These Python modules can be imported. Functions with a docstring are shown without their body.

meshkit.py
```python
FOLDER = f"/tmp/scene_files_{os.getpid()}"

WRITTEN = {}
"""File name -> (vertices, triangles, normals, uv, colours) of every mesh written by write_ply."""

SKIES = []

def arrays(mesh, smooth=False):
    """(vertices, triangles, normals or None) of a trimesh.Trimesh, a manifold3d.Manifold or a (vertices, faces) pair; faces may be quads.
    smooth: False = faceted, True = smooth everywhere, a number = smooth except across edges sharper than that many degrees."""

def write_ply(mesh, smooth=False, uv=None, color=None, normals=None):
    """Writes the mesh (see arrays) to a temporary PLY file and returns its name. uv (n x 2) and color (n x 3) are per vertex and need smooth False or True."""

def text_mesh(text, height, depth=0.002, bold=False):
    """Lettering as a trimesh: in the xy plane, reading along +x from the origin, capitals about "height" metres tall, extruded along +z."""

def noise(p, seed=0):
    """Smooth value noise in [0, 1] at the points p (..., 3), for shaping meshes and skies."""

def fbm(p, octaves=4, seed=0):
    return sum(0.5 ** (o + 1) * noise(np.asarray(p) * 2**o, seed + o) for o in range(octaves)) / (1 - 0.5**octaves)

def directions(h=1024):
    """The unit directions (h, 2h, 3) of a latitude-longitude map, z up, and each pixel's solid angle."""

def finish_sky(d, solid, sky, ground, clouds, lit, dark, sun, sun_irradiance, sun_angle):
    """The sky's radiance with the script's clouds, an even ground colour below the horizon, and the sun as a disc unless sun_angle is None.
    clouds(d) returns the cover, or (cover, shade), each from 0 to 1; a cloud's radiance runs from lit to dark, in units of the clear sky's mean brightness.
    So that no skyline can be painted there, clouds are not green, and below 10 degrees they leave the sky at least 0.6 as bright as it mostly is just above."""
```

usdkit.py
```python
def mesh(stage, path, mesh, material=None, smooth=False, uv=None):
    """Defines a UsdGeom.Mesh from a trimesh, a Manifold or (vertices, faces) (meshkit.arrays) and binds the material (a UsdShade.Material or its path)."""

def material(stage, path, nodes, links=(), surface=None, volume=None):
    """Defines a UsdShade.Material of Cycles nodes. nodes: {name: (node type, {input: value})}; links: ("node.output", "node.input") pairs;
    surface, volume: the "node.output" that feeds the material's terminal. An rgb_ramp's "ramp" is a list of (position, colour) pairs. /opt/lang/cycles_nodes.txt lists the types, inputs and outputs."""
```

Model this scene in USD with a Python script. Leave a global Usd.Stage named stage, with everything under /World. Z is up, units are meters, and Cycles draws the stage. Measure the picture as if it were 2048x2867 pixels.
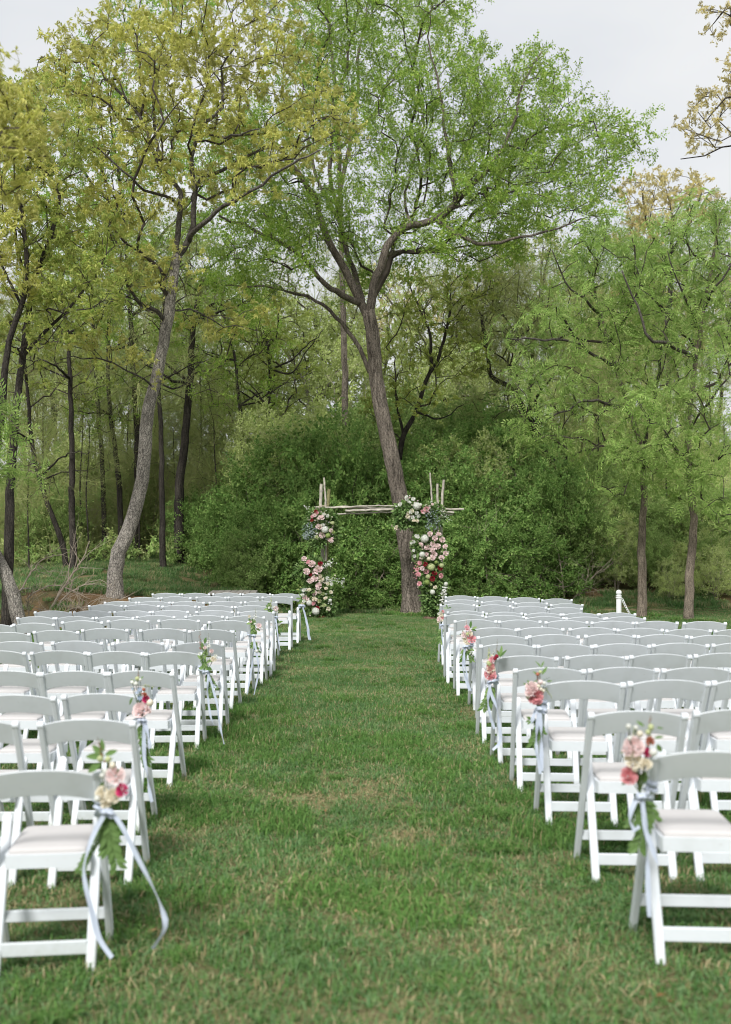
import math
import numpy as np
import trimesh
import usdkit
from pxr import Gf, Sdf, Usd, UsdGeom, UsdLux, UsdShade, Vt

stage = Usd.Stage.CreateInMemory()
UsdGeom.SetStageUpAxis(stage, UsdGeom.Tokens.z)
UsdGeom.SetStageMetersPerUnit(stage, 1.0)
UsdGeom.Xform.Define(stage, '/World')

# ------------------------------------------------------------------ camera, sky, sun, exposure
EYE = 1.53
FO = 2987.0            # focal length in pixels of the 2048 x 2867 photograph
FD = FO * 1624 / 2048  # the same for positions read off a 1624 wide print
HORIZON_O, HORIZON_D = 1523.0, 1208.0
cam = UsdGeom.Camera.Define(stage, '/World/camera')
cam.CreateFocalLengthAttr(35.0)
cam.CreateHorizontalApertureAttr(35.0 * 2048 / FO)
cam.CreateVerticalApertureAttr(35.0 * 2867 / FO)
cam.CreateVerticalApertureOffsetAttr((HORIZON_O - 1433.5) / FO * 35.0)
cam.CreateFStopAttr(2.2)
cam.CreateFocusDistanceAttr(17.0)
cam.CreateClippingRangeAttr((0.05, 2000.0))
cam.CreateExposureAttr(1.62)
cam.AddTranslateOp().Set(Gf.Vec3d(0, 0, EYE))
cam.AddRotateXOp().Set(90.0)

SUN_ELEV, SUN_AZ = math.radians(44), math.radians(-163)     # azimuth = atan2(x, y)
M = {}


def mat(name, nodes, links, surface):
    M[name] = usdkit.material(stage, '/World/Looks/' + name, nodes, links, surface=surface)
    return M[name]


UsdGeom.Scope.Define(stage, '/World/Looks')
dome = UsdLux.DomeLight.Define(stage, '/World/sky')
mat('overcast_sky', {
    'sky': ('sky_texture', {'sky_type': 'single_scattering', 'sun_disc': False, 'sun_elevation': SUN_ELEV, 'sun_rotation': SUN_AZ, 'aerosol_density': 2.0}),
    'tc': ('texture_coordinate', {}),
    'mp': ('mapping', {'scale': (1, 1, 2.5)}),
    'n': ('noise_texture', {'scale': 3.0, 'detail': 4, 'roughness': 0.5}),
    'r': ('rgb_ramp', {'ramp': [(0.3, (4.95, 5.12, 5.38)), (0.52, (5.5, 5.61, 5.75)), (0.72, (5.95, 5.99, 6.0))]}),
    'm': ('mix', {'fac': 0.97}),
    'bg': ('background_shader', {'strength': 0.05})},
    [('tc.generated', 'mp.vector'), ('mp.vector', 'n.vector'), ('n.fac', 'r.fac'), ('sky.color', 'm.color1'), ('r.color', 'm.color2'), ('m.color', 'bg.color')], 'bg.background')
UsdShade.MaterialBindingAPI.Apply(dome.GetPrim()).Bind(M['overcast_sky'])
dome.GetPrim().SetCustomDataByKey('kind', 'structure')
sun = UsdLux.DistantLight.Define(stage, '/World/sun')
sun.CreateNormalizeAttr(True)
sun.CreateIntensityAttr(0.33)
sun.CreateAngleAttr(13.0)
sun.CreateColorAttr(Gf.Vec3f(1.0, 0.985, 0.96))
_s = Gf.Vec3d(math.sin(SUN_AZ) * math.cos(SUN_ELEV), math.cos(SUN_AZ) * math.cos(SUN_ELEV), math.sin(SUN_ELEV))
sun.AddTransformOp().Set(Gf.Matrix4d().SetRotate(Gf.Rotation(Gf.Vec3d(0, 0, 1), _s)))

# ------------------------------------------------------------------ helpers
USED = {}


def numbered(parent, name):
    k = USED.get((parent, name), 0)
    USED[(parent, name)] = k + 1
    return name if k == 0 else f'{name}_{k:03d}'


def tag(prim, label=None, cat=None, group=None, kind=None):
    for k, v in (('label', label), ('category', cat), ('group', group), ('kind', kind)):
        if v:
            prim.SetCustomDataByKey(k, v)
    return prim


def thing(name, label, cat, loc=(0, 0, 0), rz=0.0, scale=None, group=None, kind=None):
    x = UsdGeom.Xform.Define(stage, '/World/' + numbered('/World', name))
    x.AddTranslateOp().Set(Gf.Vec3d(*map(float, loc)))
    x.AddRotateZOp().Set(float(rz))
    if scale is not None:
        x.AddScaleOp().Set(Gf.Vec3f(*([float(scale)] * 3 if np.ndim(scale) == 0 else map(float, scale))))
    return tag(x.GetPrim(), label, cat, group, kind)


LEAFY = set()


def with_random(prim_mesh, mesh, m):
    """leaves and blades carry a random number each, from which their material draws a tone"""
    if m not in LEAFY:
        return
    from scipy.sparse import coo_matrix
    from scipy.sparse.csgraph import connected_components
    v, f = mesh
    f = np.asarray(f)
    if f.shape[1] == 4:
        f = np.vstack([f[:, [0, 1, 2]], f[:, [0, 2, 3]]])
    n = len(v)
    g = coo_matrix((np.ones(len(f) * 2), (np.r_[f[:, 0], f[:, 0]], np.r_[f[:, 1], f[:, 2]])), (n, n))
    k, lab = connected_components(g, False)
    r = np.random.default_rng(n).random(k)
    UsdGeom.PrimvarsAPI(prim_mesh).CreatePrimvar('tone', Sdf.ValueTypeNames.FloatArray, 'vertex').Set(Vt.FloatArray.FromNumpy(r[lab].astype(np.float32)))


def part(name, mesh, m, parent, smooth=False, label=None, kind=None):
    up = str(parent.GetPath())
    q = usdkit.mesh(stage, up + '/' + numbered(up, name), mesh, M[m], smooth=smooth)
    p = q.GetPrim()
    with_random(q, mesh, m)
    return tag(p, label, None, None, kind)


def alone(name, mesh, m, label=None, cat=None, group=None, kind=None, smooth=False):
    p = usdkit.mesh(stage, '/World/' + numbered('/World', name), mesh, M[m], smooth=smooth).GetPrim()
    return tag(p, label, cat, group, kind)


def copy_of(src, name, label, loc, rz=0.0, scale=None, group=None):
    was = src.GetCustomData()
    x = UsdGeom.Xform.Define(stage, '/World/' + numbered('/World', name))
    p = x.GetPrim()
    p.GetReferences().AddInternalReference(src.GetPath())
    p.SetInstanceable(True)
    x.ClearXformOpOrder()
    x.AddTranslateOp().Set(Gf.Vec3d(*map(float, loc)))
    x.AddRotateZOp().Set(float(rz))
    s = [1.0] * 3 if scale is None else ([float(scale)] * 3 if np.ndim(scale) == 0 else list(map(float, scale)))
    if scale is not None or src.HasAttribute('xformOp:scale'):
        x.AddScaleOp().Set(Gf.Vec3f(*s))
    return tag(p, label, was.get('category'), group or was.get('group'))


def atD(px, py, d):
    return np.array([(px - 812.0) * d / FD, d, EYE - (py - HORIZON_D) * d / FD])


def atO(px, py, d):
    return np.array([(px - 1024.0) * d / FO, d, EYE - (py - HORIZON_O) * d / FO])


class MB:
    """collects triangles into one mesh"""
    def __init__(self):
        self.v, self.f, self.n = [], [], 0

    def add(self, v, f):
        v, f = np.asarray(v, float), np.asarray(f, int)
        if f.shape[1] == 4:
            f = np.vstack([f[:, [0, 1, 2]], f[:, [0, 2, 3]]])
        self.v.append(v)
        self.f.append(f + self.n)
        self.n += len(v)

    def get(self):
        return np.vstack(self.v), np.vstack(self.f)


def tube(p, r, sides=6, cap=True):
    p = np.asarray(p, float)
    n = len(p)
    r = np.broadcast_to(np.asarray(r, float), (n,))
    t = np.gradient(p, axis=0)
    t /= np.linalg.norm(t, axis=1, keepdims=True) + 1e-12
    ref = np.array([0.0, 1, 0]) if abs(t[0, 1]) < 0.8 else np.array([1.0, 0, 0])
    A = np.empty_like(p)
    a = ref
    for i in range(n):
        a = a - t[i] * (a @ t[i])
        l = math.sqrt(a @ a)
        a = a / l if l > 1e-9 else np.array([0.0, 0, 1])
        A[i] = a
    B = np.cross(t, A)
    ang = np.arange(sides) * 2 * np.pi / sides
    v = p[:, None] + r[:, None, None] * (np.cos(ang)[None, :, None] * A[:, None] + np.sin(ang)[None, :, None] * B[:, None])
    i, j = np.meshgrid(np.arange(n - 1), np.arange(sides), indexing='ij')
    q = np.stack([i * sides + j, i * sides + (j + 1) % sides, (i + 1) * sides + (j + 1) % sides, (i + 1) * sides + j], -1).reshape(-1, 4)
    f = np.vstack([q[:, [0, 1, 2]], q[:, [0, 2, 3]]])
    v = v.reshape(-1, 3)
    if cap:
        k = len(v)
        v = np.vstack([v, p[-1:], p[:1]])
        j = np.arange(sides)
        f = np.vstack([f, np.stack([(n - 1) * sides + j, (n - 1) * sides + (j + 1) % sides, np.full(sides, k)], 1),
                       np.stack([(j + 1) % sides, j, np.full(sides, k + 1)], 1)])
    return v, f


def catmull(p, step):
    """a smooth curve through the points, about STEP apart"""
    p = np.asarray(p, float)
    q = np.vstack([2 * p[0] - p[1], p, 2 * p[-1] - p[-2]])
    out = []
    for i in range(1, len(q) - 2):
        m = max(1, int(round(np.linalg.norm(q[i + 1, :3] - q[i, :3]) / step)))
        t = (np.arange(m) / m)[:, None]
        a, b, c, d = q[i - 1], q[i], q[i + 1], q[i + 2]
        out.append(0.5 * (2 * b + (c - a) * t + (2 * a - 5 * b + 4 * c - d) * t ** 2 + (3 * b - a - 3 * c + d) * t ** 3))
    return np.vstack(out + [p[-1:]])


def chamfer_box(sx, sy, sz, c=0.004):
    """box about the origin with chamfered edges"""
    pts = []
    for a, b, e in ((0, c, c), (c, 0, c), (c, c, 0)):
        for i in (-1, 1):
            for j in (-1, 1):
                for k in (-1, 1):
                    pts.append((i * (sx / 2 - a), j * (sy / 2 - b), k * (sz / 2 - e)))
    h = trimesh.convex.convex_hull(np.array(pts))
    return h


def bar(p0, p1, sx, sy, c=0.004):
    """chamfered bar from p0 to p1 in a plane of constant x; sx across x, sy across the other way"""
    p0, p1 = np.asarray(p0, float), np.asarray(p1, float)
    d = p1 - p0
    L = np.linalg.norm(d)
    z = d / L
    x = np.array([1.0, 0, 0])
    x = x - z * (x @ z)
    x /= np.linalg.norm(x)
    y = np.cross(z, x)
    m = chamfer_box(sx, sy, L, c)
    T = np.eye(4)
    T[:3, 0], T[:3, 1], T[:3, 2], T[:3, 3] = x, y, z, (p0 + p1) / 2
    m.apply_transform(T)
    return m


def smooth01(t):
    t = np.clip(t, 0, 1)
    return t * t * (3 - 2 * t)


def vnoise(x, y, s, seed=0):
    from meshkit import fbm
    return fbm(np.stack([np.asarray(x, float) / s, np.asarray(y, float) / s, np.full(np.shape(x), 0.5 + seed * 7.3)], -1), 3, seed)


def instancer(name, parent, protos, pos, quat, scale, idx, kind=None):
    """PointInstancer under PARENT; protos: [(name, mesh, material)], quat: n x 4 (w, x, y, z)"""
    up = str(parent.GetPath()) if parent else '/World'
    path = up + '/' + numbered(up, name)
    pi = UsdGeom.PointInstancer.Define(stage, path)
    targets = []
    for n, (pn, pm, pmat) in enumerate(protos):
        q = usdkit.mesh(stage, f'{path}/{pn}' + (f'_{n:03d}' if n else ''), pm, M[pmat])
        with_random(q, pm, pmat)
        targets.append(q.GetPath())
    pi.CreatePrototypesRel().SetTargets(targets)
    pi.CreatePositionsAttr(Vt.Vec3fArray.FromNumpy(np.ascontiguousarray(pos, dtype=np.float32)))
    q = np.asarray(quat, float)
    pi.CreateOrientationsAttr(Vt.QuathArray([Gf.Quath(float(a), float(b), float(c), float(d)) for a, b, c, d in q]))
    s = np.asarray(scale, np.float32)
    if s.ndim == 1:
        s = np.repeat(s[:, None], 3, 1)
    pi.CreateScalesAttr(Vt.Vec3fArray.FromNumpy(np.ascontiguousarray(s, dtype=np.float32)))
    pi.CreateProtoIndicesAttr(Vt.IntArray.FromNumpy(np.ascontiguousarray(idx, dtype=np.int32)))
    if kind:
        pi.GetPrim().SetCustomDataByKey('kind', kind)
    return pi.GetPrim()


def quat_to(dirs, roll):
    """rotations that take +z to DIRS after a roll about z"""
    d = np.asarray(dirs, float)
    d = d / (np.linalg.norm(d, axis=1, keepdims=True) + 1e-9)
    w = 1 + d[:, 2]
    q = np.stack([w, -d[:, 1], d[:, 0], np.zeros(len(d))], 1)
    bad = w < 1e-3
    q[bad] = (0, 1, 0, 0)
    q /= np.linalg.norm(q, axis=1, keepdims=True)
    c, s = np.cos(roll / 2), np.sin(roll / 2)
    return np.stack([q[:, 0] * c - q[:, 3] * s, q[:, 1] * c + q[:, 2] * s, q[:, 2] * c - q[:, 1] * s, q[:, 3] * c + q[:, 0] * s], 1)


# ------------------------------------------------------------------ materials
def plain(name, col, rough=0.5, spec=0.4, var=0.0, scale=6.0, bump=0.0, bscale=60.0, **more):
    nodes = {'p': ('principled_bsdf', {'roughness': rough, 'specular_ior_level': spec, 'base_color': col, **more})}
    links = []
    if var or bump:
        nodes['g'] = ('geometry', {})
    if var:
        nodes['n'] = ('noise_texture', {'scale': scale, 'detail': 4})
        nodes['r'] = ('rgb_ramp', {'ramp': [(0.3, tuple(c * (1 - var) for c in col)), (0.7, tuple(min(1, c * (1 + var)) for c in col))]})
        links += [('g.position', 'n.vector'), ('n.fac', 'r.fac'), ('r.color', 'p.base_color')]
    if bump:
        nodes['bn'] = ('noise_texture', {'scale': bscale, 'detail': 4})
        nodes['b'] = ('bump', {'strength': bump, 'distance': 0.01})
        links += [('g.position', 'bn.vector'), ('bn.fac', 'b.height'), ('b.normal', 'p.normal')]
    return mat(name, nodes, links, 'p.BSDF')


def leaf(name, cols, trans=0.35, rough=0.55, vary=0.25):
    """leaf colours drawn per leaf from the ramp, shaded lighter or darker per spray; some light passes through"""
    n = len(cols)
    LEAFY.add(name)
    t = [(i + 0.5) / n for i in range(n)]
    return mat(name, {
        'g': ('attribute', {'attribute': 'tone'}), 'o': ('object_info', {}),
        'r': ('rgb_ramp', {'ramp': list(zip(t, cols))}),
        'mr': ('map_range', {'from_min': 0.0, 'from_max': 1.0, 'to_min': 1 - vary, 'to_max': 1 + vary}),
        'h': ('hsv', {}),
        'd': ('principled_bsdf', {'roughness': rough, 'specular_ior_level': 0.12}),
        't': ('translucent_bsdf', {}),
        'mx': ('mix_closure', {'fac': trans})},
        [('g.fac', 'r.fac'), ('o.random', 'mr.value'), ('mr.result', 'h.value'), ('r.color', 'h.color'), ('h.color', 'd.base_color'), ('h.color', 't.color'),
         ('d.BSDF', 'mx.closure1'), ('t.BSDF', 'mx.closure2')], 'mx.closure')


def bark(name, dark, light, scale=14.0, bump=0.9, dist=0.03, stretch=0.14, plates=0.4):
    """furrowed bark: ridges drawn out along the trunk, broken into plates"""
    return mat(name, {
        'g': ('geometry', {}), 'm': ('mapping', {'scale': (1, 1, stretch)}), 'm2': ('mapping', {'scale': (1, 1, 0.42)}),
        'v': ('voronoi_texture', {'scale': scale * 2.6, 'feature': 'distance_to_edge', 'randomness': 1.0}),
        'n': ('noise_texture', {'scale': scale * 1.5, 'detail': 5, 'roughness': 0.62, 'distortion': 1.1}),
        'n2': ('noise_texture', {'scale': 2.1, 'detail': 4}),
        'vm': ('map_range', {'from_min': 0.0, 'from_max': 0.12, 'to_min': 1 - plates, 'to_max': 1.0, 'clamp': True}),
        'ad': ('math', {'math_type': 'multiply', 'use_clamp': True}),
        'r': ('rgb_ramp', {'ramp': [(0.26, dark), (0.62, light)]}),
        'mr': ('map_range', {'from_min': 0.3, 'from_max': 0.7, 'to_min': 0.7, 'to_max': 1.25}),
        'h': ('hsv', {}),
        'b': ('bump', {'strength': bump, 'distance': dist}),
        'p': ('principled_bsdf', {'roughness': 0.9, 'specular_ior_level': 0.12})},
        [('g.position', 'm.vector'), ('g.position', 'm2.vector'), ('m2.vector', 'v.vector'), ('m.vector', 'n.vector'), ('g.position', 'n2.vector'), ('v.distance', 'vm.value'), ('vm.result', 'ad.value1'), ('n.fac', 'ad.value2'),
         ('ad.value', 'r.fac'), ('n2.fac', 'mr.value'), ('mr.result', 'h.value'), ('r.color', 'h.color'), ('h.color', 'p.base_color'), ('ad.value', 'b.height'), ('b.normal', 'p.normal')], 'p.BSDF')


mat('white_resin', {
    'g': ('geometry', {}), 'sp': ('separate_xyz', {}),
    'n': ('noise_texture', {'scale': 7.0, 'detail': 5, 'roughness': 0.6}), 'n2': ('noise_texture', {'scale': 38.0, 'detail': 4, 'roughness': 0.7}),
    'r': ('rgb_ramp', {'ramp': [(0.3, (0.60, 0.63, 0.65)), (0.5, (0.65, 0.685, 0.715)), (0.75, (0.67, 0.70, 0.73))]}),
    'sc': ('map_range', {'from_min': 0.66, 'from_max': 0.74, 'to_min': 0.0, 'to_max': 0.4, 'clamp': True}), 'mx': ('mix', {'color2': (0.42, 0.40, 0.36)}),
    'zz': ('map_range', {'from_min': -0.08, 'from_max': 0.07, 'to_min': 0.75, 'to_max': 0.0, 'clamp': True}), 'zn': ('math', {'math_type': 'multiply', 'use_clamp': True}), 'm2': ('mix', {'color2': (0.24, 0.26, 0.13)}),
    'bn': ('noise_texture', {'scale': 220.0, 'detail': 2}), 'b': ('bump', {'strength': 0.04, 'distance': 0.01}),
    'p': ('principled_bsdf', {'roughness': 0.4, 'specular_ior_level': 0.4})},
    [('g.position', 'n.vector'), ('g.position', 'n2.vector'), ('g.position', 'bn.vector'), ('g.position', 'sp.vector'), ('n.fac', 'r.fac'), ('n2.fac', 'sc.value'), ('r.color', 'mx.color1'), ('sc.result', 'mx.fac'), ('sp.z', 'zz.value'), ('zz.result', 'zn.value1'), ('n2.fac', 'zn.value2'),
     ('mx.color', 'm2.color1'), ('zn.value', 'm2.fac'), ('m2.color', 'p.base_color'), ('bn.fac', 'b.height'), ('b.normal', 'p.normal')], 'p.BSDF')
plain('seat_vinyl', (0.55, 0.53, 0.52), 0.5, 0.35, var=0.02)
plain('white_post_paint', (0.78, 0.79, 0.78), 0.35, 0.5, var=0.04)
plain('silver_wood', (0.42, 0.385, 0.33), 0.85, 0.2, var=0.3, scale=14.0, bump=0.5, bscale=60.0)
plain('cut_wood', (0.5, 0.43, 0.33), 0.85, 0.2, var=0.25, scale=30.0)
plain('mossy_wood', (0.20, 0.19, 0.09), 0.9, 0.2, var=0.35, scale=20.0, bump=0.5)
plain('grey_plank', (0.24, 0.225, 0.2), 0.85, 0.2, var=0.3, scale=10.0, bump=0.5, bscale=50.0)
plain('brown_rock', (0.17, 0.11, 0.08), 0.9, 0.2, var=0.35, scale=9.0, bump=0.8, bscale=25.0)
plain('red_rock', (0.24, 0.115, 0.06), 0.9, 0.2, var=0.35, scale=9.0, bump=0.8, bscale=25.0)
plain('ribbon_satin', (0.50, 0.555, 0.66), 0.5, 0.4, sheen_weight=0.2)
plain('stem_green', (0.07, 0.11, 0.035), 0.6, 0.3)
plain('dead_twig', (0.3, 0.25, 0.2), 0.9, 0.15, var=0.3, scale=8.0)
for nm, c in dict(blush_petal=(0.82, 0.66, 0.645), pink_petal=(0.80, 0.44, 0.48), coral_petal=(0.74, 0.34, 0.36), magenta_petal=(0.62, 0.06, 0.19), cream_petal=(0.8, 0.74, 0.6),
                  white_petal=(0.76, 0.77, 0.71), lime_petal=(0.55, 0.60, 0.32), green_petal=(0.32, 0.42, 0.13), wine_petal=(0.26, 0.015, 0.03), rust_petal=(0.45, 0.16, 0.10), blue_petal=(0.40, 0.50, 0.66), dusty_petal=(0.45, 0.52, 0.52)).items():
    mat(nm, {'g': ('geometry', {}), 'n': ('noise_texture', {'scale': 55.0, 'detail': 2}), 'r': ('rgb_ramp', {'ramp': [(0.3, tuple(x * 0.85 for x in c)), (0.7, tuple(min(1, x * 1.1) for x in c))]}),
             'd': ('principled_bsdf', {'roughness': 0.65, 'specular_ior_level': 0.2}), 't': ('translucent_bsdf', {}), 'mx': ('mix_closure', {'fac': 0.2})},
        [('g.position', 'n.vector'), ('n.fac', 'r.fac'), ('r.color', 'd.base_color'), ('r.color', 't.color'), ('d.BSDF', 'mx.closure1'), ('t.BSDF', 'mx.closure2')], 'mx.closure')
leaf('garland_leaf', [(0.09, 0.17, 0.05), (0.14, 0.235, 0.075), (0.19, 0.29, 0.1), (0.26, 0.37, 0.14)], 0.25, 0.45, 0.1)
leaf('dusty_leaf', [(0.22, 0.28, 0.24), (0.28, 0.34, 0.30), (0.18, 0.25, 0.18)], 0.2, 0.6, 0.1)
leaf('elm_leaf', [(0.2, 0.34, 0.06), (0.29, 0.43, 0.08), (0.37, 0.5, 0.105), (0.47, 0.56, 0.16)], 0.45)
leaf('bright_leaf', [(0.24, 0.4, 0.07), (0.31, 0.47, 0.09), (0.38, 0.52, 0.12)], 0.45)
leaf('oak_tassel', [(0.51, 0.52, 0.14), (0.61, 0.595, 0.19), (0.7, 0.67, 0.28), (0.45, 0.49, 0.13)], 0.45)
leaf('oak_green', [(0.34, 0.42, 0.1), (0.44, 0.48, 0.13), (0.52, 0.53, 0.17), (0.29, 0.385, 0.09)], 0.45)
leaf('oak_gold', [(0.6, 0.53, 0.25), (0.68, 0.6, 0.33), (0.54, 0.48, 0.2)], 0.4)
leaf('pinnate_leaf', [(0.26, 0.4, 0.105), (0.35, 0.49, 0.14), (0.45, 0.56, 0.2)], 0.45)
leaf('shrub_leaf', [(0.15, 0.27, 0.07), (0.225, 0.365, 0.1), (0.32, 0.45, 0.14)], 0.35)
leaf('shrub_light', [(0.24, 0.36, 0.11), (0.31, 0.43, 0.14), (0.38, 0.49, 0.18)], 0.4)
leaf('pale_leaf', [(0.44, 0.53, 0.18), (0.52, 0.6, 0.24), (0.6, 0.65, 0.33)], 0.45)
leaf('brown_leaf', [(0.36, 0.42, 0.16), (0.44, 0.43, 0.2), (0.31, 0.41, 0.13)], 0.4)
bark('oak_bark', (0.11, 0.10, 0.087), (0.46, 0.42, 0.37), 15.0, stretch=0.3, plates=0.6)
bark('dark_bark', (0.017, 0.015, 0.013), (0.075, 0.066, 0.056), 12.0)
bark('elm_bark', (0.055, 0.046, 0.037), (0.325, 0.277, 0.23), 12.0, bump=1.0, dist=0.06)
bark('slim_bark', (0.085, 0.068, 0.053), (0.36, 0.30, 0.235), 20.0, stretch=0.2, dist=0.04)
bark('limb_bark', (0.035, 0.031, 0.027), (0.165, 0.148, 0.128), 16.0, stretch=0.3)  # backlit shade of the upper limbs, painted in as a darker bark colour
bark('elm_limb_bark', (0.045, 0.038, 0.031), (0.235, 0.20, 0.166), 16.0)  # elm bark darkened so the colour itself carries the limbs' shade
plain('twig_bark', (0.055, 0.046, 0.037), 0.9, 0.15, var=0.3, scale=5.0)
plain('pale_twig', (0.3, 0.26, 0.21), 0.9, 0.15, var=0.3, scale=5.0)

# ------------------------------------------------------------------ chair places read off the photograph (left edge, right edge, top of the posts)
LEFT_ROWS = [
    [(424, 507, 1661.5), (508, 588, 1661.5), (594, 677, 1661), (677, 760, 1661.5), (760, 843, 1663)],
    [(360, 447, 1674), (451, 535, 1672), (546, 637, 1671), (637, 725, 1671), (731, 822, 1671)],
    [(291, 384, 1685), (386, 478, 1685), (480, 574, 1686), (584, 679, 1686), (682, 779, 1684)],
    [(245, 345, 1693), (348, 448, 1694), (452, 551, 1696), (554, 654, 1698), (656, 755, 1698)],
    [(94, 201, 1710), (204, 312, 1709), (317, 424, 1710), (425, 529, 1709), (546, 655, 1709), (662, 771, 1713)],
    [(46, 154, 1730), (155, 263, 1731), (267, 376, 1732), (380, 492, 1726), (515, 629, 1724), (631, 744, 1731)],
    [(-80, 35, 1752), (37, 152, 1748), (169, 291, 1738), (298, 420, 1735), (440, 561, 1732), (580, 703, 1742)],
    [(-48, 86, 1776), (90, 224, 1767), (227, 360, 1758), (391, 521, 1760), (523, 661, 1768)],
    [(-30, 122, 1798), (140, 292, 1796), (309, 462, 1797), (480, 630, 1806)],
    [(-85, 74, 1823), (83, 245, 1824), (246, 403, 1827), (405, 566, 1830)],
    [(-78, 118, 1878), (110, 303, 1883), (297, 490, 1883)],
    [(-70, 157, 1948), (168, 401, 1946)],
    [(-228, 53, 2014), (108, 377, 2018)],
    [(-60, 281, 2167)]]
RIGHT_ROWS = [
    [(1246, 1333, 1668.5), (1334, 1423, 1671), (1425, 1514, 1674.5), (1516, 1605, 1679)],
    [(1246, 1341, 1679), (1346, 1441, 1684), (1440, 1536, 1687), (1540, 1636, 1693)],
    [(1232, 1331, 1690), (1333, 1433, 1694), (1433, 1533, 1699), (1532, 1634, 1703)],
    [(1251, 1357, 1712), (1358, 1467, 1718), (1468, 1575, 1720), (1576, 1678, 1720), (1675, 1783, 1715)],
    [(1243, 1356, 1718), (1357, 1471, 1724), (1471, 1582, 1729), (1583, 1697, 1731), (1695, 1811, 1726)],
    [(1272, 1392, 1735), (1395, 1517, 1737), (1526, 1648, 1738), (1654, 1778, 1741), (1779, 1902, 1739), (1910, 2039, 1739)],
    [(1318, 1450, 1761), (1449, 1581, 1757), (1593, 1725, 1757), (1725, 1861, 1760), (1861, 1997, 1764), (2000, 2135, 1762)],
    [(1336, 1479, 1783), (1480, 1624, 1777), (1636, 1782, 1775), (1782, 1930, 1778), (1930, 2078, 1780)],
    [(1342, 1502, 1802), (1503, 1664, 1806), (1662, 1825, 1804), (1825, 1988, 1801), (1992, 2155, 1800)],
    [(1387, 1563, 1838), (1582, 1763, 1837), (1760, 1941, 1832), (1942, 2123, 1829)],
    [(1438, 1641, 1870), (1643, 1850, 1868), (1851, 2058, 1873)],
    [(1518, 1752, 1902), (1756, 1993, 1902), (1992, 2230, 1902)],
    [(1647, 1927, 1991), (1943, 2223, 1991)],
    [(1823, 2177, 2108)]]
ROW_D = {-1: [16.31, 15.22, 14.28, 13.49, 12.62, 12.04, 11.16, 10.11, 9.01, 8.26, 6.96, 5.86, 4.86, 3.93],
         1: [15.15, 14.16, 13.41, 12.6, 11.79, 10.91, 10.06, 9.22, 8.32, 7.47, 6.55, 5.67, 4.77, 3.82]}
CHAIR_TOP = 0.785
CHAIRS = []            # side, row from the arch, place from the aisle, x, y, ground z
for side, rows in ((-1, LEFT_ROWS), (1, RIGHT_ROWS)):
    for k, row in enumerate(rows):
        d = ROW_D[side][k]
        for i, (a, b, y) in enumerate(row):
            place = len(row) - 1 - i if side < 0 else i
            CHAIRS.append((side, k, place, ((a + b) / 2 - 1024) * d / FO, d, EYE - CHAIR_TOP - (y - HORIZON_O) * d / FO))
_cx, _cy, _cz = (np.array([c[i] for c in CHAIRS]) for i in (3, 4, 5))


def _feats(x, y):
    u, v = np.clip(x, -4.2, 4.0) / 4, (np.clip(y, 3.8, 16.8) - 9) / 7
    return np.stack([u ** i * v ** j for i in range(4) for j in range(4) if i + j <= 3], -1)


_A = _feats(_cx, _cy)
_C = np.linalg.lstsq(np.vstack([_A, np.eye(_A.shape[1]) * 0.3]), np.r_[_cz, np.zeros(_A.shape[1])], rcond=None)[0]
_res = _cz - _A @ _C


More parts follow.
